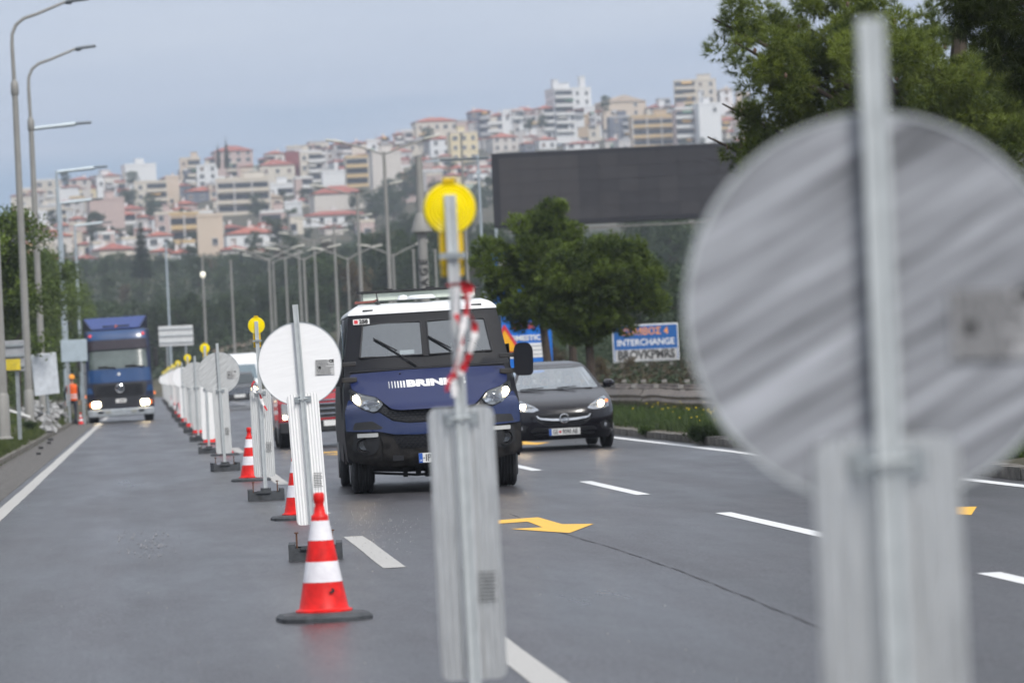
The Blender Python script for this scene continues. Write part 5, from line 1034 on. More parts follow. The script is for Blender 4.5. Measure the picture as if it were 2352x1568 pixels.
stone_pine('stone pine with leaning trunk, its crown rising highest against the dark billboard', 0, 1265, 96, [(1245, 500, .42, 0), (1225, 545, .5, -.2), (1280, 540, .5, 0), (1215, 600, .55, 0), (1265, 600, .65, -.4), (1190, 520, .22, 0), (1320, 575, .4, 0), (1240, 660, .6, 0), (1200, 690, .5, 0), (1180, 640, .42, .2), (1130, 570, .32, 0), (1120, 605, .36, -.2), (1155, 640, .38, 0), (1110, 560, .16, 0), (1150, 690, .34, 0), (1165, 590, .22, .3), (1255, 715, .55, 0), (1215, 735, .35, 0), (1300, 650, .5, 0), (1275, 475, .2, 0)], 7500, (1240, 700), (190, .26))
stone_pine('round stone pine with straight trunk covering one edge of the blue sign', 0, 1357, 92, [(1350, 590, .5, 0), (1400, 590, .5, -.2), (1450, 595, .45, 0), (1380, 640, .7, -.4), (1440, 650, .65, -.2), (1490, 650, .42, 0), (1495, 690, .3, 0), (1330, 660, .6, -.4), (1330, 710, .6, 0), (1400, 700, .7, 0), (1350, 750, .42, 0), (1400, 750, .36, 0), (1310, 750, .4, 0), (1300, 620, .5, -.2), (1290, 700, .5, 0), (1480, 620, .3, 0)], 8500, (1350, 730), (200, .27))
stone_pine('slim stone pine trunk standing between the leaning and the straight one', 0, 1318, 97, [(1310, 720, .4, 0), (1330, 690, .4, 0), (1290, 740, .3, 0)], 1200, (1312, 740), (30, .25))
# tree kinds shared by the woods: a trunk and a leafy crown each
def tree_kind(h, w, n, L, fm, shape):
    BL = []
    if shape == 'round':
        for _ in range(9): a = random.random()*6.28; q = random.random(); BL.append((cos(a)*w*.28*q, sin(a)*w*.28*q, h*(.45+.4*random.random()), w*.24, w*.24, h*.16))
        BL.append((0, 0, h*.82, w*.25, w*.25, h*.15)); BL.append((0, 0, h*.35, w*.36, w*.36, h*.22))
    elif shape == 'cypress': BL = [(0, 0, h*(.08+.1*k), w*.5*(1-(k/9)**1.6)+.12, w*.5*(1-(k/9)**1.6)+.12, h*.09) for k in range(10)]
    elif shape == 'fir': BL = [(0, 0, h*(.1+.1*k), w*.5*(1-k/9)+.08, w*.5*(1-k/9)+.08, h*.05) for k in range(9)]
    me_ = crown('crown', BL, n, 3, L, .12, fm, None, kind='leaf', inner=.55, cl=(60, w*.10) if shape == 'round' else None); me = me_.data; bpy.data.objects.remove(me_)
    tk = MB().tube([(0, 0, -.6), (w*.02, 0, h*.3), (-w*.02, 0, h*.75)], [w*.035, w*.025, w*.01], 7)
    for k in range(5): a = k*1.3; z = h*(.28+.08*k); tk.tube([(0, 0, z), (cos(a)*w*.2, sin(a)*w*.2, z+h*.12)], [w*.014, w*.006], 5)
    return me, tk.mesh('trunk', BARK)
ROUND = [tree_kind(9, 7, 2400, .24, F_WOOD, 'round') for _ in range(4)]; DRY = [tree_kind(7, 6, 1500, .22, F_BR, 'round')]; NEARK = [tree_kind(8, 4.6, 5200, .13, F_LEFT, 'round') for _ in range(3)]
CYP = tree_kind(10, 1.8, 1500, .2, F_CYP, 'cypress'); FIR = tree_kind(9.5, 3.6, 2200, .2, F_CYP, 'fir')
def plant(name, kind, X, Y, s, label, sz=1, group=None, z=None):
    t = thing(name, label, 'tree', (X, Y, float(terr(X, Y)) if z is None else z), rz=random.random()*6.28, group=group); t.scale = (s, s, s*sz)
    for nm, me in (('crown', kind[0]), ('trunk', kind[1])): o = bpy.data.objects.new(nm, me); link(o, t)
    return t
# row along the verge with the lamps
for i, (px, Y, top, k) in enumerate(((-50, 60, 150, 0), (-30, 100, 470, 1), (5, 128, 430, 2), (-5, 150, 540, 0), (40, 165, 520, 1), (20, 190, 600, 2), (75, 200, 545, 0), (60, 230, 590, 1), (105, 235, 560, 2), (95, 262, 600, 0), (135, 270, 585, 1), (120, 300, 620, 2), (160, 300, 610, 0), (150, 335, 640, 1), (180, 335, 620, 2))):
    p = at(px, 880, Y); zg = float(terr(p.x, Y)); h = at(px, top, Y).z-zg; s = h/8.2
    plant('verge_tree', NEARK[k], p.x-(1.2 if Y < 110 else 0), Y, s, 'green verge tree behind the lamp poles, %s' % ['cut by the picture edge beside the thick pole', 'low and dark behind the slatted board', 'tall one behind the first curved lamp', 'shorter one between the curved lamps', 'beside the second curved lamp', 'low one under the flat-armed lamp', 'rounded one behind the flat-armed lamps', 'dark one above the leaning white sheet', 'above the blue-grey sheet', 'over the pale weathered sheet', 'beside the silver pole pair', 'low behind the narrow marker board', 'over the worker in the orange vest', 'just behind the lorry mirror', 'closest to the lorry roof'][i], group='green trees behind the verge lamps')
b_ = None
# woods: rows over the rising ground, seen as single trees
cnt = 0; wood_names = {}; ORD = 'first second third fourth fifth sixth seventh eighth ninth tenth eleventh twelfth thirteenth fourteenth fifteenth sixteenth seventeenth eighteenth nineteenth twentieth'.split()
def wood_label(px, top):
    side = 'behind the lorry' if px < 360 else ('above the pale sign back' if px < 480 else ('over the brown slope' if px < 640 else ('among the lamp poles' if px < 860 else ('behind the van roof' if px < 1120 else 'below the billboard'))))
    return side
for Y, a, c in ((415, 150, 1700), (450, 165, 1700), (500, 180, 1750), (560, 190, 1750), (630, 200, 1750), (710, 200, 1700)):
    px = a+random.uniform(0, 30)
    while px < c:
        p = at(px, 860, Y); kd = random.choice(ROUND) if random.random() > (.30 if (Y < 460 and px > 430) else .06) else DRY[0]; Xp, Yp = p.x, Y+random.uniform(-15, 15); s = random.uniform(.62, 1.0)*(1 if px > 200 else .8)
        if 1150 < px < 1650 and Y > 520: px += 90; continue
        if Y > 480 and px < 640: s *= .62
        elif Y > 480 and px < 860: s *= .8
        if Y < 440 and 470 < px < 760: s *= .55
        zz = float(terr(Xp, Yp)); lab = '%s tree %s, %s of the woods' % ('brownish' if kd is DRY[0] else 'green', wood_label(px, 0), {415: 'foot', 450: 'lower edge', 500: 'lower half', 560: 'middle', 630: 'upper half', 710: 'top'}[Y])
        wood_names[lab] = wood_names.get(lab, 0)+1; lab += ', %s past the lorry' % ORD[wood_names[lab]-1]
        plant('woodland_tree', kd, Xp, Yp, s, lab, random.uniform(.85, 1.25), group='trees of the wooded slope'); cnt += 1
        px += random.uniform(34, 60)*450/Y*1.25
for px, base, top, Y, kd, lab in ((327, 640, 492, 600, FIR, 'tall dark conifer standing alone before the red roofs over the lorry'), (502, 385, 330, 1250, CYP, 'shorter of the two thin cypresses on the skyline by the red roof'), (521, 385, 318, 1250, CYP, 'taller of the two thin cypresses on the skyline by the red roof'), (555, 600, 565, 700, FIR, 'small dark conifer peeping over the woods beside the blank beige wall')):
    p = at(px, base, Y); h = at(px, top, Y).z-p.z; s = h/9.8; plant('cypress_tree' if kd is CYP else 'fir_tree', kd, p.x, Y, s, lab, z=p.z-.3)
for px, base, top, Y, lab in ((1160, 900, 700, 150, 0), (1490, 900, 555, 190, 0), (1560, 900, 545, 205, 0), (1640, 900, 560, 185, 0), (1440, 905, 800, 160, 0), (1290, 905, 760, 150, 0), (1540, 900, 570, 200, 0), (1588, 900, 552, 214, 0), (1690, 900, 600, 170, 0), (1380, 905, 790, 140, 0)):
    p = at(px, 840, Y); zg = float(terr(p.x, Y)); h = at(px, top, Y).z-zg
    plant('bush' if h < 3 else 'verge_tree', DRY[0] if px in (1560, 1440, 1290, 1380) else ROUND[px % 4], p.x, Y, h/8.5, '%s %s %s' % ('brownish' if px in (1560, 1440, 1290, 1380) else 'dull green', 'scrub bush' if h < 3 else 'broad-leaved tree', {1160: 'behind the blue hoarding', 1490: 'beyond the round stone pine under the billboard', 1560: 'directly above the blue interchange sign', 1640: 'between the blue sign and the big grey disc', 1440: 'behind the legs of the blue sign', 1290: 'between the stone pine trunks, low', 1540: 'rising behind the top edge of the blue sign', 1588: 'tallest one between the blue sign and the grey disc', 1690: 'mostly hidden by the big grey disc', 1380: 'beside the straight stone pine trunk'}[px]), sz=.9)
# low undergrowth behind the guard rails and under the verge trees
def undergrowth(name, x0, x1, y0, y1, n, h, fm, L=.13):
    X = rng.uniform(x0, x1, n); Y = rng.uniform(y0, y1, n); q = .35+.65*(.5+.5*np.sin(X*.9+Y*.23)*np.sin(Y*.61-X*.4)); Z = terr(X, Y)+h*q*rng.random(n)**.6
    V, F = leaves(np.stack([X, Y, Z], 1), np.tile(np.array([0, -.3, 1.]), (n, 1)), 4, L, L)
    o = link(bpy.data.objects.new(name, np_mesh(name, V, F, fm, np.repeat(rng.random(n)*.8*q, 16)))); tag(o, kind='stuff')
undergrowth('undergrowth', 13.2, 36, 178, 330, 40000, 3.0, F_WOOD); undergrowth('low_undergrowth', 13.2, 30, 95, 176, 12000, .3, F_WOOD); undergrowth('dry_undergrowth', 13, 30, 100, 176, 8000, .35, F_BR); undergrowth('slope_undergrowth', -30, 150, 392, 860, 70000, 2.2, F_WOOD, .42); undergrowth('verge_undergrowth', -16, -5.2, 85, 380, 26000, 1.9, F_LEFT)
# verge grass and flowers
def grass(name, x0, x1, y0, y1, n, h, fm, keep=None):
    X = rng.uniform(x0, x1, n); Y = y0+(y1-y0)*rng.random(n)**1.3; Z = terr(X, Y)-.01; P = np.stack([X, Y, Z], 1)
    s = .5+.5*np.sin(X*3.1+Y*.9)*np.sin(Y*1.7); P = P[s+rng.random(n)*.7 > .35]; n = len(P); D = np.tile(np.array([0, 0, 1.]), (n, 1))
    V, F = tufts(P, D, 7, h, .011, .38, 1.0); o = link(bpy.data.objects.new(name, np_mesh(name, V, F, fm, np.repeat(rng.random(n), 21)))); tag(o, kind='stuff'); return o
F_GR = foliage_mat('grass_blades', (.035, .06, .012), (.12, .15, .035), .35); F_WEED = foliage_mat('weed_leaves', (.022, .045, .012), (.08, .125, .026), .35)
grass('verge_grass', -9, -2.98, 60, 175, 30000, .12, F_GR); grass('kerb_grass', -3.25, -2.78, 60, 165, 5000, .13, F_GR); grass('median_grass', 9.25, 12.5, 45, 120, 30000, .16, F_WEED); grass('tall_median_weeds', 9.6, 11.2, 50, 110, 5000, .34, F_WEED)
V = []; F = []
C = []
for _ in range(120):
    cl = random.choice(((9.9, 68), (10.0, 74), (9.8, 63), (10.1, 80), (9.7, 59), (9.9, 70))); X = random.gauss(cl[0], .22); Y = random.gauss(cl[1], 1.6)
    if X > 9.3: C.append((X, Y, float(terr(X, Y))+random.uniform(.12, .36)))
b = MB()
for c in C: s = random.uniform(.010, .018); b.add([(c[0]-s, c[1], c[2]), (c[0], c[1]-s, c[2]-s*.3), (c[0]+s, c[1], c[2]), (c[0], c[1]+s, c[2]+s*.6), (c[0], c[1]-s*.3, c[2]+s)], [(0, 1, 4), (1, 2, 4), (2, 3, 4), (3, 0, 4), (0, 3, 2, 1)])
o = b.obj('yellow_flowers', mm('flower_yellow', (.80, .62, .01), .5), None, smooth=False); tag(o, kind='stuff')
for X, Y, s, lab in ((9.02, 66.5, .34, 'bright weed clump sprouting over the kerb, bigger one'), (9.0, 74, .2, 'small weed clump on the kerb nearer the black hatchback'), (9.0, 61.5, .25, 'weed clump at the kerb beside the edge of the grey disc'), (9.1, 45.2, .30, 'leafy weed clump at the kerb between the big grey disc and the picture edge'), (9.5, 44.6, .30, 'second leafy weed clump behind the one at the kerb past the grey disc'), (-3.3, 113, .3, 'tuft of weeds at the foot of the lamp pole with the curved arm')):
    t = thing('weed_clump', lab, 'weeds', (X, Y, .1 if X > 0 else .35)); BLb = [(random.gauss(0, s*.4), random.gauss(0, s*.4), s*.25, s*.5, s*.5, s*.35) for _ in range(5)]; crown('leaves', BLb, 260, 8, s*.34, .012, F_WEED, t, inner=.9, spread=.8, up=.7)
# ================================================================== THE TOWN ON THE HILL
WM = {k: mm('wall_'+k, c, .85, var=.07, scale=.35) for k, c in {'white': (.70, .71, .72), 'cream': (.60, .55, .47), 'beige': (.58, .48, .38), 'pink': (.48, .37, .34), 'grey': (.42, .41, .41), 'pale': (.58, .54, .50), 'ochre': (.48, .36, .24), 'maroon': (.24, .06, .06), 'slate': (.12, .13, .17), 'greyish': (.50, .48, .47), 'yellow': (.68, .58, .36), 'mint': (.44, .52, .46)}.items()}
TILE = mm('roof_tiles', (.35, .11, .075), .8, var=.25, scale=.6); TILE2 = mm('old_roof_tiles', (.30, .10, .08), .85, var=.3, scale=.6); ROOFG = mm('flat_roof', (.40, .38, .37), .9, var=.2); WIN = mm('window_dark', (.035, .04, .05), .25, var=.4, scale=.5); SHUT = mm('window_shutter', (.16, .10, .07), .7, var=.3); PARA = {k: mm('parapet_'+k, c, .8, var=.08) for k, c in {'white': (.66, .66, .65), 'cream': (.58, .52, .43), 'grey': (.40, .40, .41), 'ochre': (.55, .40, .2), 'red': (.36, .10, .08)}.items()}
AWN = [mm('awning_a', (.50, .30, .08), .8), mm('awning_b', (.55, .54, .50), .8), mm('awning_c', (.10, .20, .14), .8)]; SOFF = mm('balcony_shade_wall', (.40, .35, .31), .9)
def two(b1, m1, b2, m2, name):
    me = MB(); me.v = b1.v+b2.v; n = len(b1.v); me.f = b1.f+[tuple(i+n for i in f) for f in b2.f]; r = me.mesh(name, [m1, m2], smooth=False)
    for i, p in enumerate(r.polygons): p.material_index = 0 if i < len(b1.f) else 1
    return r
def win(w, h, wm):
    a = MB().box((0, .02, 0), (w, .10, h)); b = MB().box((0, -.03, h/2+.06), (w+.24, .16, .1)).box((0, -.05, -h/2-.06), (w+.3, .22, .1)).box((-w/2-.05, -.02, 0), (.1, .12, h)).box((w/2+.05, -.02, 0), (.1, .12, h)).box((0, -.05, 0), (.06, .06, h))
    return two(a, wm, b, PARA['white'], 'window')
WINS = [win(1.1, 1.3, WIN), win(1.6, 1.3, WIN), win(1.2, 2.0, WIN), win(1.1, 1.3, SHUT)]
def balc(m1): return two(MB().box((0, -.6, 0), (1, 1.2, .18)).box((0, -1.18, .5), (1, .07, .95)).box((-.49, -.6, .5), (.02, 1.2, .95)).box((.49, -.6, .5), (.02, 1.2, .95)), m1, MB().box((0, .0, 1.5), (.96, .06, 2.2)), WIN, 'balcony')
BALS = {k: balc(v) for k, v in PARA.items()}
AWM = [MB().add([(-.5, 0, 0), (.5, 0, 0), (.5, -1.3, -.7), (-.5, -1.3, -.7), (-.5, 0, -.06), (.5, 0, -.06), (.5, -1.3, -.76), (-.5, -1.3, -.76)], [(0, 1, 2, 3), (7, 6, 5, 4), (3, 2, 6, 7), (0, 3, 7, 4), (1, 5, 6, 2)]).mesh('awning', m_, smooth=False) for m_ in AWN]
TANK = MB().lathe([(0, 0), (.45, 0), (.45, 1.1), (0, 1.1)], n=10).mesh('water_tank', M['grey_white_sheet'] if 'grey_white_sheet' in M else PARA['white']); CHIM = MB().box((0, 0, .7), (.7, .5, 1.4)).box((0, 0, 1.45), (.9, .7, .12)).mesh('chimney', PARA['white'], smooth=False)
BOXM = {}
def building(x0, x1, yt, yb_, wall, roof='flat', style='windows', para='white', label='', Y=None, yaw=None, depth=None, name=None, group=None):
    pc = (x0+x1)/2
    if Y is None:
        Y = 1460
        for q in np.arange(850, 1452, 6):
            p = at(pc, yb_, q)
            if p.z <= float(terr(p.x, q)): Y = q; break
    p = at(pc, yb_, Y); s = Y/9404; w = (x1-x0)*s; h = (yb_-yt)*s; zg = p.z; yaw = random.uniform(-.3, .35) if yaw is None else yaw
    hr = 0
    if roof in ('tile', 'gable'): hr = min(h*.30, w*.17, 2.8); h -= hr
    d = depth or random.uniform(8, 12); fw = w/(cos(yaw)+abs(sin(yaw))*min(1, d/w)*.8); d = min(d, fw*1.2); e = 4
    t = thing(name or ('house' if h < 8 else 'apartment_block'), label, 'building', (p.x, Y, zg), rz=yaw, group=group)
    k = (wall,); 
    if k not in BOXM: BOXM[k] = MB().box((0, .5, .5), (1, 1, 1)).mesh('wall', WM[wall], smooth=False)
    inst(BOXM[k], t, (0, 0, -e), scale=(fw, d, h+e), name='wall')
    rm = TILE if random.random() < .7 else TILE2; o_ = .45
    if roof == 'tile': b = MB().add([(-fw/2-o_, -o_, h), (fw/2+o_, -o_, h), (fw/2+o_, d+o_, h), (-fw/2-o_, d+o_, h), (-max(0, fw/2-d/2), d/2, h+hr), (max(.01, fw/2-d/2), d/2, h+hr)], [(0, 1, 5, 4), (1, 2, 5), (2, 3, 4, 5), (3, 0, 4), (3, 2, 1, 0)]); b.box((0, d/2, h-.09), (fw+.7, d+.7, .16))
    elif roof == 'gable': b = MB().add([(-fw/2-o_, -o_, h), (fw/2+o_, -o_, h), (fw/2+o_, d+o_, h), (-fw/2-o_, d+o_, h), (0, -o_, h+hr), (0, d+o_, h+hr)], [(0, 4, 5, 3), (4, 1, 2, 5), (0, 1, 4), (3, 5, 2), (3, 2, 1, 0)])
    else: b = MB(); b.box((0, d/2, h+.06), (fw-.3, d-.3, .12)); rm = ROOFG
    r = b.obj('roof', rm if roof != 'gable' or wall not in ('white', 'beige') else mm('pale_roof', (.52, .42, .33), .85), t, smooth=False)
    if roof == 'flat':
        q = MB(); hh = .7
        for cx, cy, sx, sy in ((0, .0, fw+.1, .22), (0, d, fw+.1, .22), (-fw/2, d/2, .22, d+.1), (fw/2, d/2, .22, d+.1)): q.box((cx, cy, h+hh/2), (sx, sy, hh))
        q.obj('parapet', PARA[para] if style != 'blank' else WM[wall], r, smooth=False)
        if random.random() < .6: inst(TANK, r, (random.uniform(-fw*.3, fw*.3), d*.5, h+.1), name='water_tank')
        if w > 6 and random.random() < .55: sw = fw*random.uniform(.25, .4); q = MB().box((0, 0, 1.2), (sw, d*.4, 2.4)).box((0, 0, 2.45), (sw+.5, d*.4+.5, .15)).obj('stair_tower', WM[wall], r, smooth=False, loc=(random.uniform(-fw*.25, fw*.25), d*.5, h+.1))
    else:
        inst(CHIM, r, (random.uniform(-fw*.3, fw*.3), d*.55, h+hr*.4), name='chimney')
    if random.random() < .25 and roof == 'flat': MB().tube([(0, 0, 0), (0, 0, 3)], .05, 5).box((0, 0, 2.8), (1.2, .05, .05)).box((0, 0, 2.4), (.9, .05, .05)).obj('aerial', M['lamp_steel'], r, loc=(fw*.2, d*.4, h))
    nf = max(1, int(round(h/3.0))); fh = h/nf
    bw = random.choice((.5, .62, .8)); bs = random.choice((-1, 1))
    for f in range(nf):
        z = f*fh
        if style == 'blank':
            if random.random() < .25: inst(WINS[0], t, (random.uniform(-.3, .3)*fw, -.06, z+1.7), name='window')
            continue
        if style == 'long' and f >= 0: inst(BALS[para], t, (0, 0, z+.05), scale=(fw*.98, 1, 1), name='balcony'); n = max(2, int(fw/4.5)); [inst(MB_PIER, t, (-fw/2+fw*(i)/n, 0, z), scale=(1, 1, fh), name='pier') for i in range(n+1)]; continue
        if style == 'balconies':
            inst(BALS[para], t, (bs*fw*(1-bw)/2, 0, z+.05), scale=(fw*bw, 1, 1), name='balcony')
            if random.random() < .35: inst(random.choice(AWM), t, (bs*fw*(1-bw)/2+random.uniform(-1, 1)*.15*fw, -.02, z+2.7), scale=(fw*bw*.5, 1, 1), name='awning')
            rest = fw*(1-bw)
            if rest > 2.2: 
                for i in range(int(rest//2.6) or 1): inst(WINS[random.choice((0, 0, 3))], t, (-bs*(fw/2-rest*(i+.5)/(int(rest//2.6) or 1)), -.06, z+1.6), name='window')
        else:
            n = max(1, int(fw//2.9))
            for i in range(n): inst(WINS[random.choice((0, 0, 1, 3))], t, (-fw/2+fw*(i+.5)/n, -.06, z+1.65), name='window')
    sd = -1 if yaw > 0 else 1     # the flank that faces the road
    if abs(yaw) > .12 and style != 'blank':
        for f in range(nf):
            for i in range(2):
                o = inst(WINS[0], t, (sd*(fw/2+.06)*-1*-1 if False else (-(fw/2+.06) if yaw > 0 else fw/2+.06), d*(.3+.4*i), f*fh+1.65), name='window'); o.rotation_euler.z = -pi/2 if yaw > 0 else pi/2
    return t
MB_PIER = MB().box((0, -1.15, .5), (.35, .3, 1)).mesh('pier', WM['greyish'], smooth=False)
LMK = [ # x0, x1, top, base, wall, roof, style, parapet, label, yaw
 (1270, 1369, 205, 303, 'white', 'flat', 'balconies', 'white', 'white tower block with two roof turrets, tallest on the skyline', .25), (1549, 1650, 186, 258, 'cream', 'flat', 'balconies', 'cream', 'large cream apartment block on the skyline beside the big pine', -.1),
 (1380, 1492, 218, 270, 'beige', 'gable', 'blank', 'cream', 'broad beige hall with a low gable just past the white tower', .2), (1486, 1556, 234, 275, 'cream', 'tile', 'windows', 'cream', 'red tiled house between the beige hall and the large cream block', 0),
 (1454, 1555, 268, 340, 'ochre', 'flat', 'long', 'ochre', 'ochre apartment block with full-width balconies below the beige hall', 0), (1555, 1608, 250, 338, 'pink', 'flat', 'balconies', 'white', 'narrow block with white balconies next to the ochre block', 0),
 (1606, 1662, 240, 334, 'white', 'flat', 'blank', 'white', 'blank white end wall touching the big pine crown', .1), (1079, 1128, 248, 312, 'slate', 'tile', 'balconies', 'grey', 'dark-fronted house with red roof joined to the cream block', 0), (1124, 1178, 256, 312, 'cream', 'tile', 'blank', 'cream', 'blank cream block with a little red roof on the skyline', .1),
 (1177, 1238, 243, 308, 'greyish', 'tile', 'windows', 'white', 'pale grey house with red roof halfway to the white tower', .1), (1232, 1282, 240, 300, 'greyish', 'tile', 'balconies', 'white', 'pale house with orange roof leaning on the white tower', 0),
 (953, 1056, 268, 302, 'cream', 'tile', 'windows', 'cream', 'long low house under a wide red roof on the skyline', .1), (1036, 1101, 306, 372, 'yellow', 'flat', 'windows', 'cream', 'pale yellow house above the tall yellow lamp', .05), (990, 1040, 310, 360, 'white', 'tile', 'windows', 'white', 'white house with orange gable beside the pale yellow one', 0),
 (1128, 1196, 303, 350, 'pale', 'tile', 'windows', 'white', 'rose roofed house above the corner of the dark billboard', .2), (1350, 1402, 275, 318, 'cream', 'tile', 'windows', 'white', 'small pointed red roof in front of the white tower', .1), (1402, 1462, 270, 322, 'slate', 'flat', 'balconies', 'grey', 'dark slate building below the beige hall', 0), (1300, 1376, 322, 345, 'white', 'tile', 'windows', 'white', 'flat orange roof just above the dark billboard', 0),
 (286, 364, 380, 434, 'white', 'flat', 'blank', 'white', 'plain white block with a small roof tower, above the yellowish flats', .15), (228, 272, 427, 466, 'white', 'flat', 'windows', 'white', 'bright white wall above the plain pink one', 0), (206, 291, 460, 528, 'pink', 'flat', 'blank', 'cream', 'plain pink end wall over the lorry', .1),
 (311, 385, 420, 484, 'cream', 'flat', 'balconies', 'cream', 'yellowish flats with balconies under the plain white block', 0), (383, 414, 408, 474, 'beige', 'flat', 'blank', 'cream', 'tan blank flank joined to the yellowish flats', 0), (457, 516, 498, 612, 'beige', 'flat', 'blank', 'cream', 'big blank beige wall standing tall above the woods', .0),
 (393, 458, 494, 560, 'ochre', 'flat', 'long', 'ochre', 'brown flats with ochre balconies beside the big blank beige wall', 0), (337, 400, 530, 572, 'white', 'tile', 'windows', 'white', 'low white house with red roof behind the lone dark conifer', .1), (500, 622, 414, 494, 'cream', 'flat', 'long', 'cream', 'long cream block with three rows of full-width balconies', 0),
 (597, 682, 364, 430, 'cream', 'tile', 'windows', 'white', 'cream house with a broad rose roof in mid slope', .1), (658, 694, 353, 422, 'maroon', 'flat', 'blank', 'red', 'dark red windowless wall in mid slope', 0), (720, 842, 424, 486, 'pale', 'tile', 'blank', 'cream', 'big pale wall with orange roof above the row of lamp poles', .1),
 (857, 926, 352, 442, 'pale', 'flat', 'blank', 'cream', 'tall blank pale wall behind the tallest lamp pole', .05), (797, 860, 362, 430, 'cream', 'flat', 'balconies', 'ochre', 'cream flats with ochre balconies joined to the tall pale wall', 0), (492, 584, 333, 378, 'pink', 'tile', 'windows', 'cream', 'rose house with red roof beside the two cypresses on the skyline', .1),
 (415, 462, 366, 426, 'beige', 'flat', 'balconies', 'cream', 'sandy flats rising at the end of the skyline gap', 0), (454, 502, 382, 432, 'white', 'flat', 'windows', 'white', 'white house with big windows below the two cypresses', 0), (426, 506, 427, 464, 'slate', 'tile', 'windows', 'grey', 'dark house under a flat orange roof next to the long cream block', 0),
 (742, 806, 396, 430, 'white', 'flat', 'blank', 'white', 'small white terrace wall above the big pale wall', 0), (692, 742, 350, 420, 'cream', 'flat', 'balconies', 'white', 'cream flats directly beside the dark red wall', 0), (695, 845, 482, 520, 'white', 'tile', 'windows', 'white', 'long low white house below the big pale wall', 0),
 (518, 648, 520, 570, 'white', 'tile', 'windows', 'white', 'white house with wide rose roof at the top of the woods', .1), (225, 318, 556, 612, 'cream', 'tile', 'windows', 'cream', 'rose roofed cottages right above the lorry, at the edge of the woods', .2), (1022, 1060, 396, 430, 'yellow', 'tile', 'windows', 'cream', 'small yellow house right behind the tall yellow lamp', 0), (880, 950, 338, 372, 'greyish', 'tile', 'windows', 'white', 'greyish house with faded red roof above the tall pale wall', .1),
 (575, 640, 395, 425, 'mint', 'flat', 'windows', 'white', 'pale green terrace above the long cream block', 0)]
for a in LMK:
    t = building(*a[:4], a[4], a[5], a[6], a[7], a[8], yaw=a[9], depth=10)
    if 'two roof turrets' in a[8]:
        w = 100*t.location.y/9404
        for x, hh in ((-w*.36, 4.2), (w*.30, 5.2)): MB().box((0, 0, hh/2), (w*.13, 2.2, hh)).box((0, 0, hh), (w*.15, 2.6, .3)).obj('turret', WM['white'], t, smooth=False, loc=(x, 3, 98*t.location.y/9404-.5))
    if 'small roof tower' in a[8]: MB().box((0, 0, 1.2), (3, 3, 2.6)).obj('roof_tower', WM['white'], t, smooth=False, loc=(0, 3, 54*t.location.y/9404))
# the remaining streets of houses between the landmarks
LAND = [((a[0]+a[1])/2, (a[2]+a[3])/2, a) for a in LMK]
short = lambda a: a[8].split(' with ')[0].split(',')[0].split(' just ')[0].split(' above ')[0].split(' behind ')[0].split(' below ')[0].split(' beside ')[0].split(' in mid ')[0]
skyx = [0, 60, 200, 290, 360, 420, 480, 600, 700, 850, 950, 1080, 1200, 1400, 1560, 1700]; skyy = [440, 425, 405, 395, 425, 385, 360, 350, 335, 320, 300, 270, 255, 245, 220, 200]
used = {}; cnt2 = 0; HG = 'hillside houses'
COLN = {'white': 'white', 'cream': 'cream', 'beige': 'sand-coloured', 'pink': 'pinkish', 'grey': 'grey', 'pale': 'pale plaster', 'ochre': 'ochre', 'slate': 'dark slate', 'greyish': 'greyish', 'yellow': 'pale yellow', 'mint': 'pale green', 'maroon': 'dark red'}
yrow = 612
rows = []
while yrow > 225: rows.append(yrow); yrow -= 22
def overl(x0, x1, a, b):
    for q in LMK:
        ox = min(x1, q[1])-max(x0, q[0]); oy = min(b, q[3])-max(a, q[2])
        if ox > 6 and b > q[3]-4 and a < q[3] and b-q[3] < 60 and oy > 0 and ox*oy > .22*(x1-x0)*(b-a): return True
    return False
for yb_ in rows:
    x = 20+random.uniform(0, 30)
    while x < 1700:
        w = random.uniform(30, 62)*(1.0 if yb_ > 420 else .85); h = random.uniform(22, 50)*(1.0 if yb_ > 420 else .85); x1 = x+w; yb2 = yb_+random.uniform(-8, 8); xc = (x+x1)/2; sky_ = np.interp(xc, skyx, skyy)
        base_lim = sky_+14; ok_ = yb2 > base_lim and not (1160 < xc and yb2 > 362) and not (xc > 860 and yb2 > 470) and not (xc > 640 and yb2 > 560) and not (1060 < xc < 1160 and yb2 > 520)
        if yb2-h < sky_-4: h = yb2-sky_+random.uniform(-2, 6)
        if ok_ and h > 16 and not overl(x, x1, yb2-h, yb2):
            wl = random.choices(['white', 'cream', 'beige', 'pink', 'pale', 'greyish', 'grey', 'yellow', 'ochre', 'slate', 'mint'], [20, 16, 8, 16, 14, 12, 7, 4, 2, 5, 2])[0]; rf = random.choices(['flat', 'tile', 'gable'], [4, 7, 1])[0]
            if h > 44: rf = random.choice(('flat', 'flat', 'tile'))
            st = random.choices(['windows', 'balconies', 'long', 'blank'], [4, 5, 2, 2])[0]; pp = random.choices(list(PARA), [5, 3, 2, 1, 1])[0]
            if st == 'long' and w < 50: st = 'balconies'
            L_ = sorted(LAND, key=lambda q: math.hypot(q[0]-xc, (q[1]-yb2+h/2)*1.3))[0]; dx, dy = xc-L_[0], (yb2-h/2)-L_[1]
            rel = ('below' if dy > 0 else 'above') if abs(dy) > abs(dx)*.6 else 'beside'
            key = '%s %s %s, %s %s' % (COLN[wl], {'windows': 'house', 'balconies': 'balconied flats', 'long': 'flats with long balconies', 'blank': 'plain-walled house'}[st], {'flat': 'with flat roof', 'tile': 'with hipped red roof', 'gable': 'with gabled roof'}[rf], rel, 'the '+short(L_[2]))
            key = ' '.join(key.split()[:16]); used.setdefault(key, []).append(building(x, x1, yb2-h, yb2, wl, rf, st, pp, key)); cnt2 += 1
        x = x1+random.uniform(-8, 10)
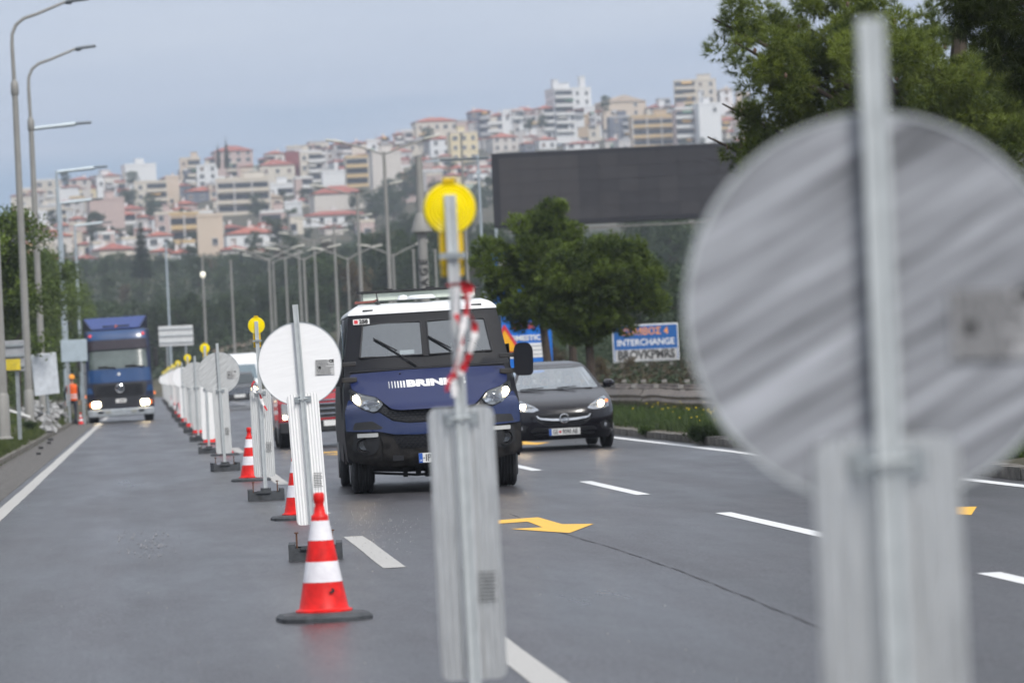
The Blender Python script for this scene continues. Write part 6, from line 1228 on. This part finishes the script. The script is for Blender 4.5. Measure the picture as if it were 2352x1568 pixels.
for key, q in used.items():
    if len(q) > 1:
        for o in q: o['group'] = 'look-alikes: '+key
# trees between the houses
cnt3 = 0
for px, py, s, lab in [(295, 495, 1.25, 'big rounded tree under the plain pink wall'), (345, 505, 1.0, 'tree beside the big rounded one under the pink wall'), (222, 560, 1.1, 'dark tree left of the rose roofed cottages'), (305, 430, .8, 'tree under the plain white block'), (575, 480, .9, 'trees at the foot of the long cream block'), (590, 500, .9, 'lower tree by the long cream block'), (700, 470, .7, 'tree beside the big pale wall'), (985, 330, .8, 'round tree by the white house with orange gable'), (1000, 345, .6, 'small tree by the white house'), (1245, 295, .7, 'tree before the pale house leaning on the tower'), (1390, 255, .8, 'tree between white tower and beige hall'), (1215, 300, .6, 'tree under the pale grey house'),
                       (1480, 330, .5, 'bush before the ochre block'), (1575, 335, .5, 'bush before the narrow white-balconied block'), (150, 425, .7, 'tree near the end of the skyline over the lamps'), (640, 570, .9, 'tree above the woods under the rose roof'), (890, 480, 1.2, 'dark tree under the tall pale wall'), (930, 470, 1.2, 'second dark tree under the tall pale wall'), (960, 440, 1.1, 'tree climbing past the tall pale wall'), (860, 520, 1.2, 'tree over the lamp row'), (1010, 480, 1.1, 'tree beside the yellow lamp'), (1090, 500, 1.1, 'tree by the billboard mast'), (1125, 470, 1.0, 'tree touching the billboard mast'), (905, 520, 1.2, 'tree behind the tallest pole'), (980, 540, 1.2, 'tree behind the grey column')]:
    Y = 1440
    for q in np.arange(850, 1452, 8):
        p = at(px, py, q)
        if p.z <= float(terr(p.x, q)): Y = q-6; break
    p = at(px, py, Y); plant('hillside_tree', ROUND[cnt3 % 4], p.x, Y, s*1.0, lab, .95, z=p.z-1); cnt3 += 1
gk = {}
for px in sorted(random.uniform(30, 1650) for _ in range(85)):
    sky_ = np.interp(px, skyx, skyy); py = random.uniform(sky_+30, 600)
    if px > 1160 and py > 345: continue
    Y = None
    for q in np.arange(850, 1452, 8):
        p = at(px, py, q)
        if p.z <= float(terr(p.x, q)): Y = q-8; break
    if Y: zone = 'upper' if py < 400 else ('middle' if py < 500 else 'lower'); lab = 'garden tree between houses, %s slope %s' % (zone, 'over the lorry' if px < 420 else ('around the long cream block' if px < 640 else ('over the lamp row' if px < 950 else 'towards the white tower'))); gk[lab] = gk.get(lab, 0)+1; lab += ', %s from the lorry side' % ORD[gk[lab]-1]; plant('hillside_tree', random.choice(ROUND), at(px, py, Y).x, Y, random.uniform(.35, .7), lab, z=at(px, py, Y).z-1, group='garden trees between the hillside houses')
print('woods', cnt, 'houses', cnt2, 'objects', len(bpy.data.objects))
